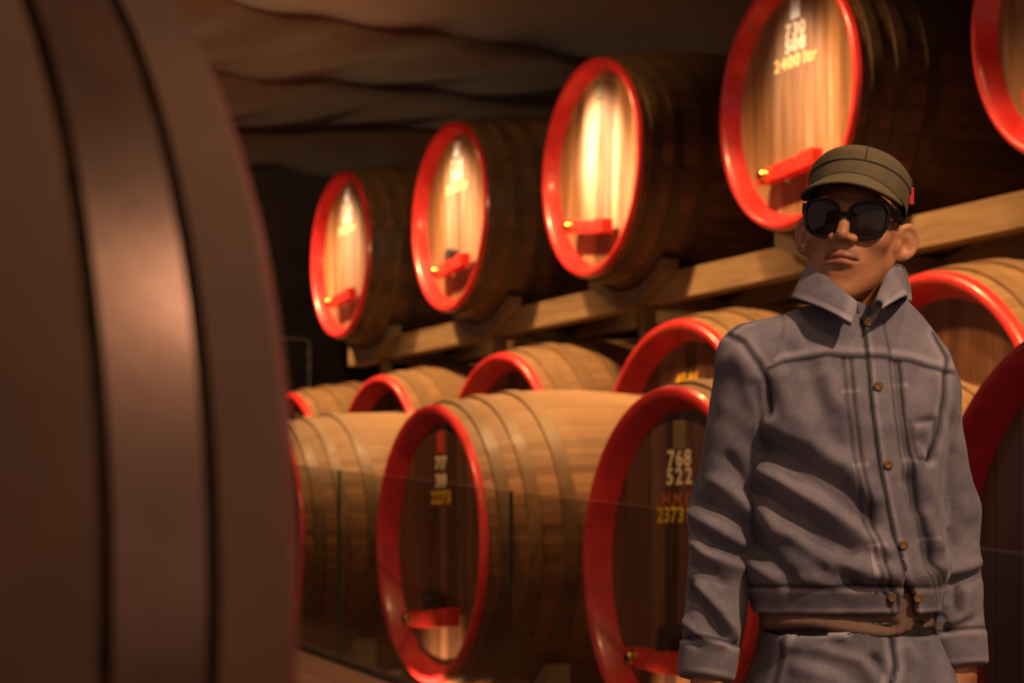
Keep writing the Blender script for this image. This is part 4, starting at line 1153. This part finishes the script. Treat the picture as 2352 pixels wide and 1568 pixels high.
# ---------------- sunglasses
sg = empty('sunglasses'); sg.parent = man
sg['label'] = 'thick black framed dark sunglasses'
GM = HM @ Matrix.Translation((0, -0.101, 0.013)) @ Matrix.Rotation(math.radians(4), 4, 'X')
def lens_outline(sx, k, n=40):
    out = []
    for i in range(n):
        a = 2 * math.pi * i / n; e = 2 / 2.6
        xx = math.copysign(abs(math.cos(a)) ** e, math.cos(a)) * 0.0340 * k; zz = math.copysign(abs(math.sin(a)) ** e, math.sin(a)) * 0.0310 * k
        xx *= 1 + 0.06 * (zz / 0.0275); zz += 0.003 * (sx * xx / 0.0325)
        out.append((sx * 0.0362 + xx, 0.020 * ((abs(sx * 0.0362 + xx)) / 0.07) ** 2, zz))
    return out
for sx in (-1, 1):
    o, i_ = lens_outline(sx, 1.0), lens_outline(sx, 0.85)
    Vf, Ff = [], []
    n = len(o)
    for lst, dy in ((o, -0.002), (i_, -0.002), (i_, 0.003), (o, 0.003)):
        for p in lst: Vf.append(GM @ Vector((p[0], p[1] + dy, p[2])))
    for k in range(n):
        k2 = (k + 1) % n
        for r in range(4):
            a, b = r * n, ((r + 1) % 4) * n
            Ff.append((a + k, a + k2, b + k2, b + k))
    me = mesh_from('frame', Vf, Ff, True)
    bm = bmesh.new(); bm.from_mesh(me); bmesh.ops.recalc_face_normals(bm, faces=bm.faces[:]); bm.to_mesh(me); bm.free()
    link_mesh('frame', me, M['acetate'], sg)
    Vl = [GM @ Vector((p[0], p[1] + 0.0005, p[2])) for p in lens_outline(sx, 0.87)]
    cen = GM @ Vector((sx * 0.0362, 0.020 * (0.0362 / 0.07) ** 2 - 0.0025, 0))
    Vl2 = [v.lerp(cen, 0.5) + (GM.to_3x3() @ Vector((0, -0.0016, 0))) for v in Vl]
    link_mesh('lens', mesh_from('lens', Vl + Vl2 + [cen], [(k, (k+1) % n, n + (k+1) % n, n + k) for k in range(n)] + [(n + k, n + (k+1) % n, 2*n) for k in range(n)], True), M['lens'], sg)
    T0 = Vector((sx * 0.0700, 0.018, 0.014)); T1 = Vector((sx * 0.0775, 0.050, 0.012)); T2 = Vector((sx * 0.0760, 0.105, 0.004)); T3 = Vector((sx * 0.074, 0.128, -0.018))
    Vt, Ft = [], []
    pts = [T0, T0.lerp(T1, 0.5), T1, T1.lerp(T2, 0.5), T2, T3]
    for k, p in enumerate(pts):
        hh = (0.0085, 0.0080, 0.0070, 0.0055, 0.0045, 0.004)[k]
        for dx, dz in ((-0.002, -hh), (0.002, -hh), (0.002, hh), (-0.002, hh)): Vt.append(GM @ (p + Vector((dx, 0, dz))))
    for k in range(len(pts) - 1):
        for r in range(4): Ft.append((k*4 + r, k*4 + (r+1) % 4, (k+1)*4 + (r+1) % 4, (k+1)*4 + r))
    Ft += [(3, 2, 1, 0), tuple((len(pts)-1)*4 + r for r in range(4))]
    link_mesh('temple', mesh_from('temple', Vt, Ft), M['acetate'], sg)
link_mesh('bridge', tube_mesh('bridge', [GM @ Vector((xx, 0.0, 0.006 + 0.003 * (1 - (xx / 0.008) ** 2))) for xx in np.linspace(-0.008, 0.008, 7)], 0.0036, 8), M['acetate'], sg)
# ear stud
st_ = HM @ Vector((-0.0885, 0.004, -0.031))
bm = bmesh.new(); bmesh.ops.create_icosphere(bm, subdivisions=2, radius=0.0035); me = bpy.data.meshes.new('ear_stud'); bm.to_mesh(me); bm.free()
link_mesh('ear_stud', me, M['silver'], man, tuple(st_))
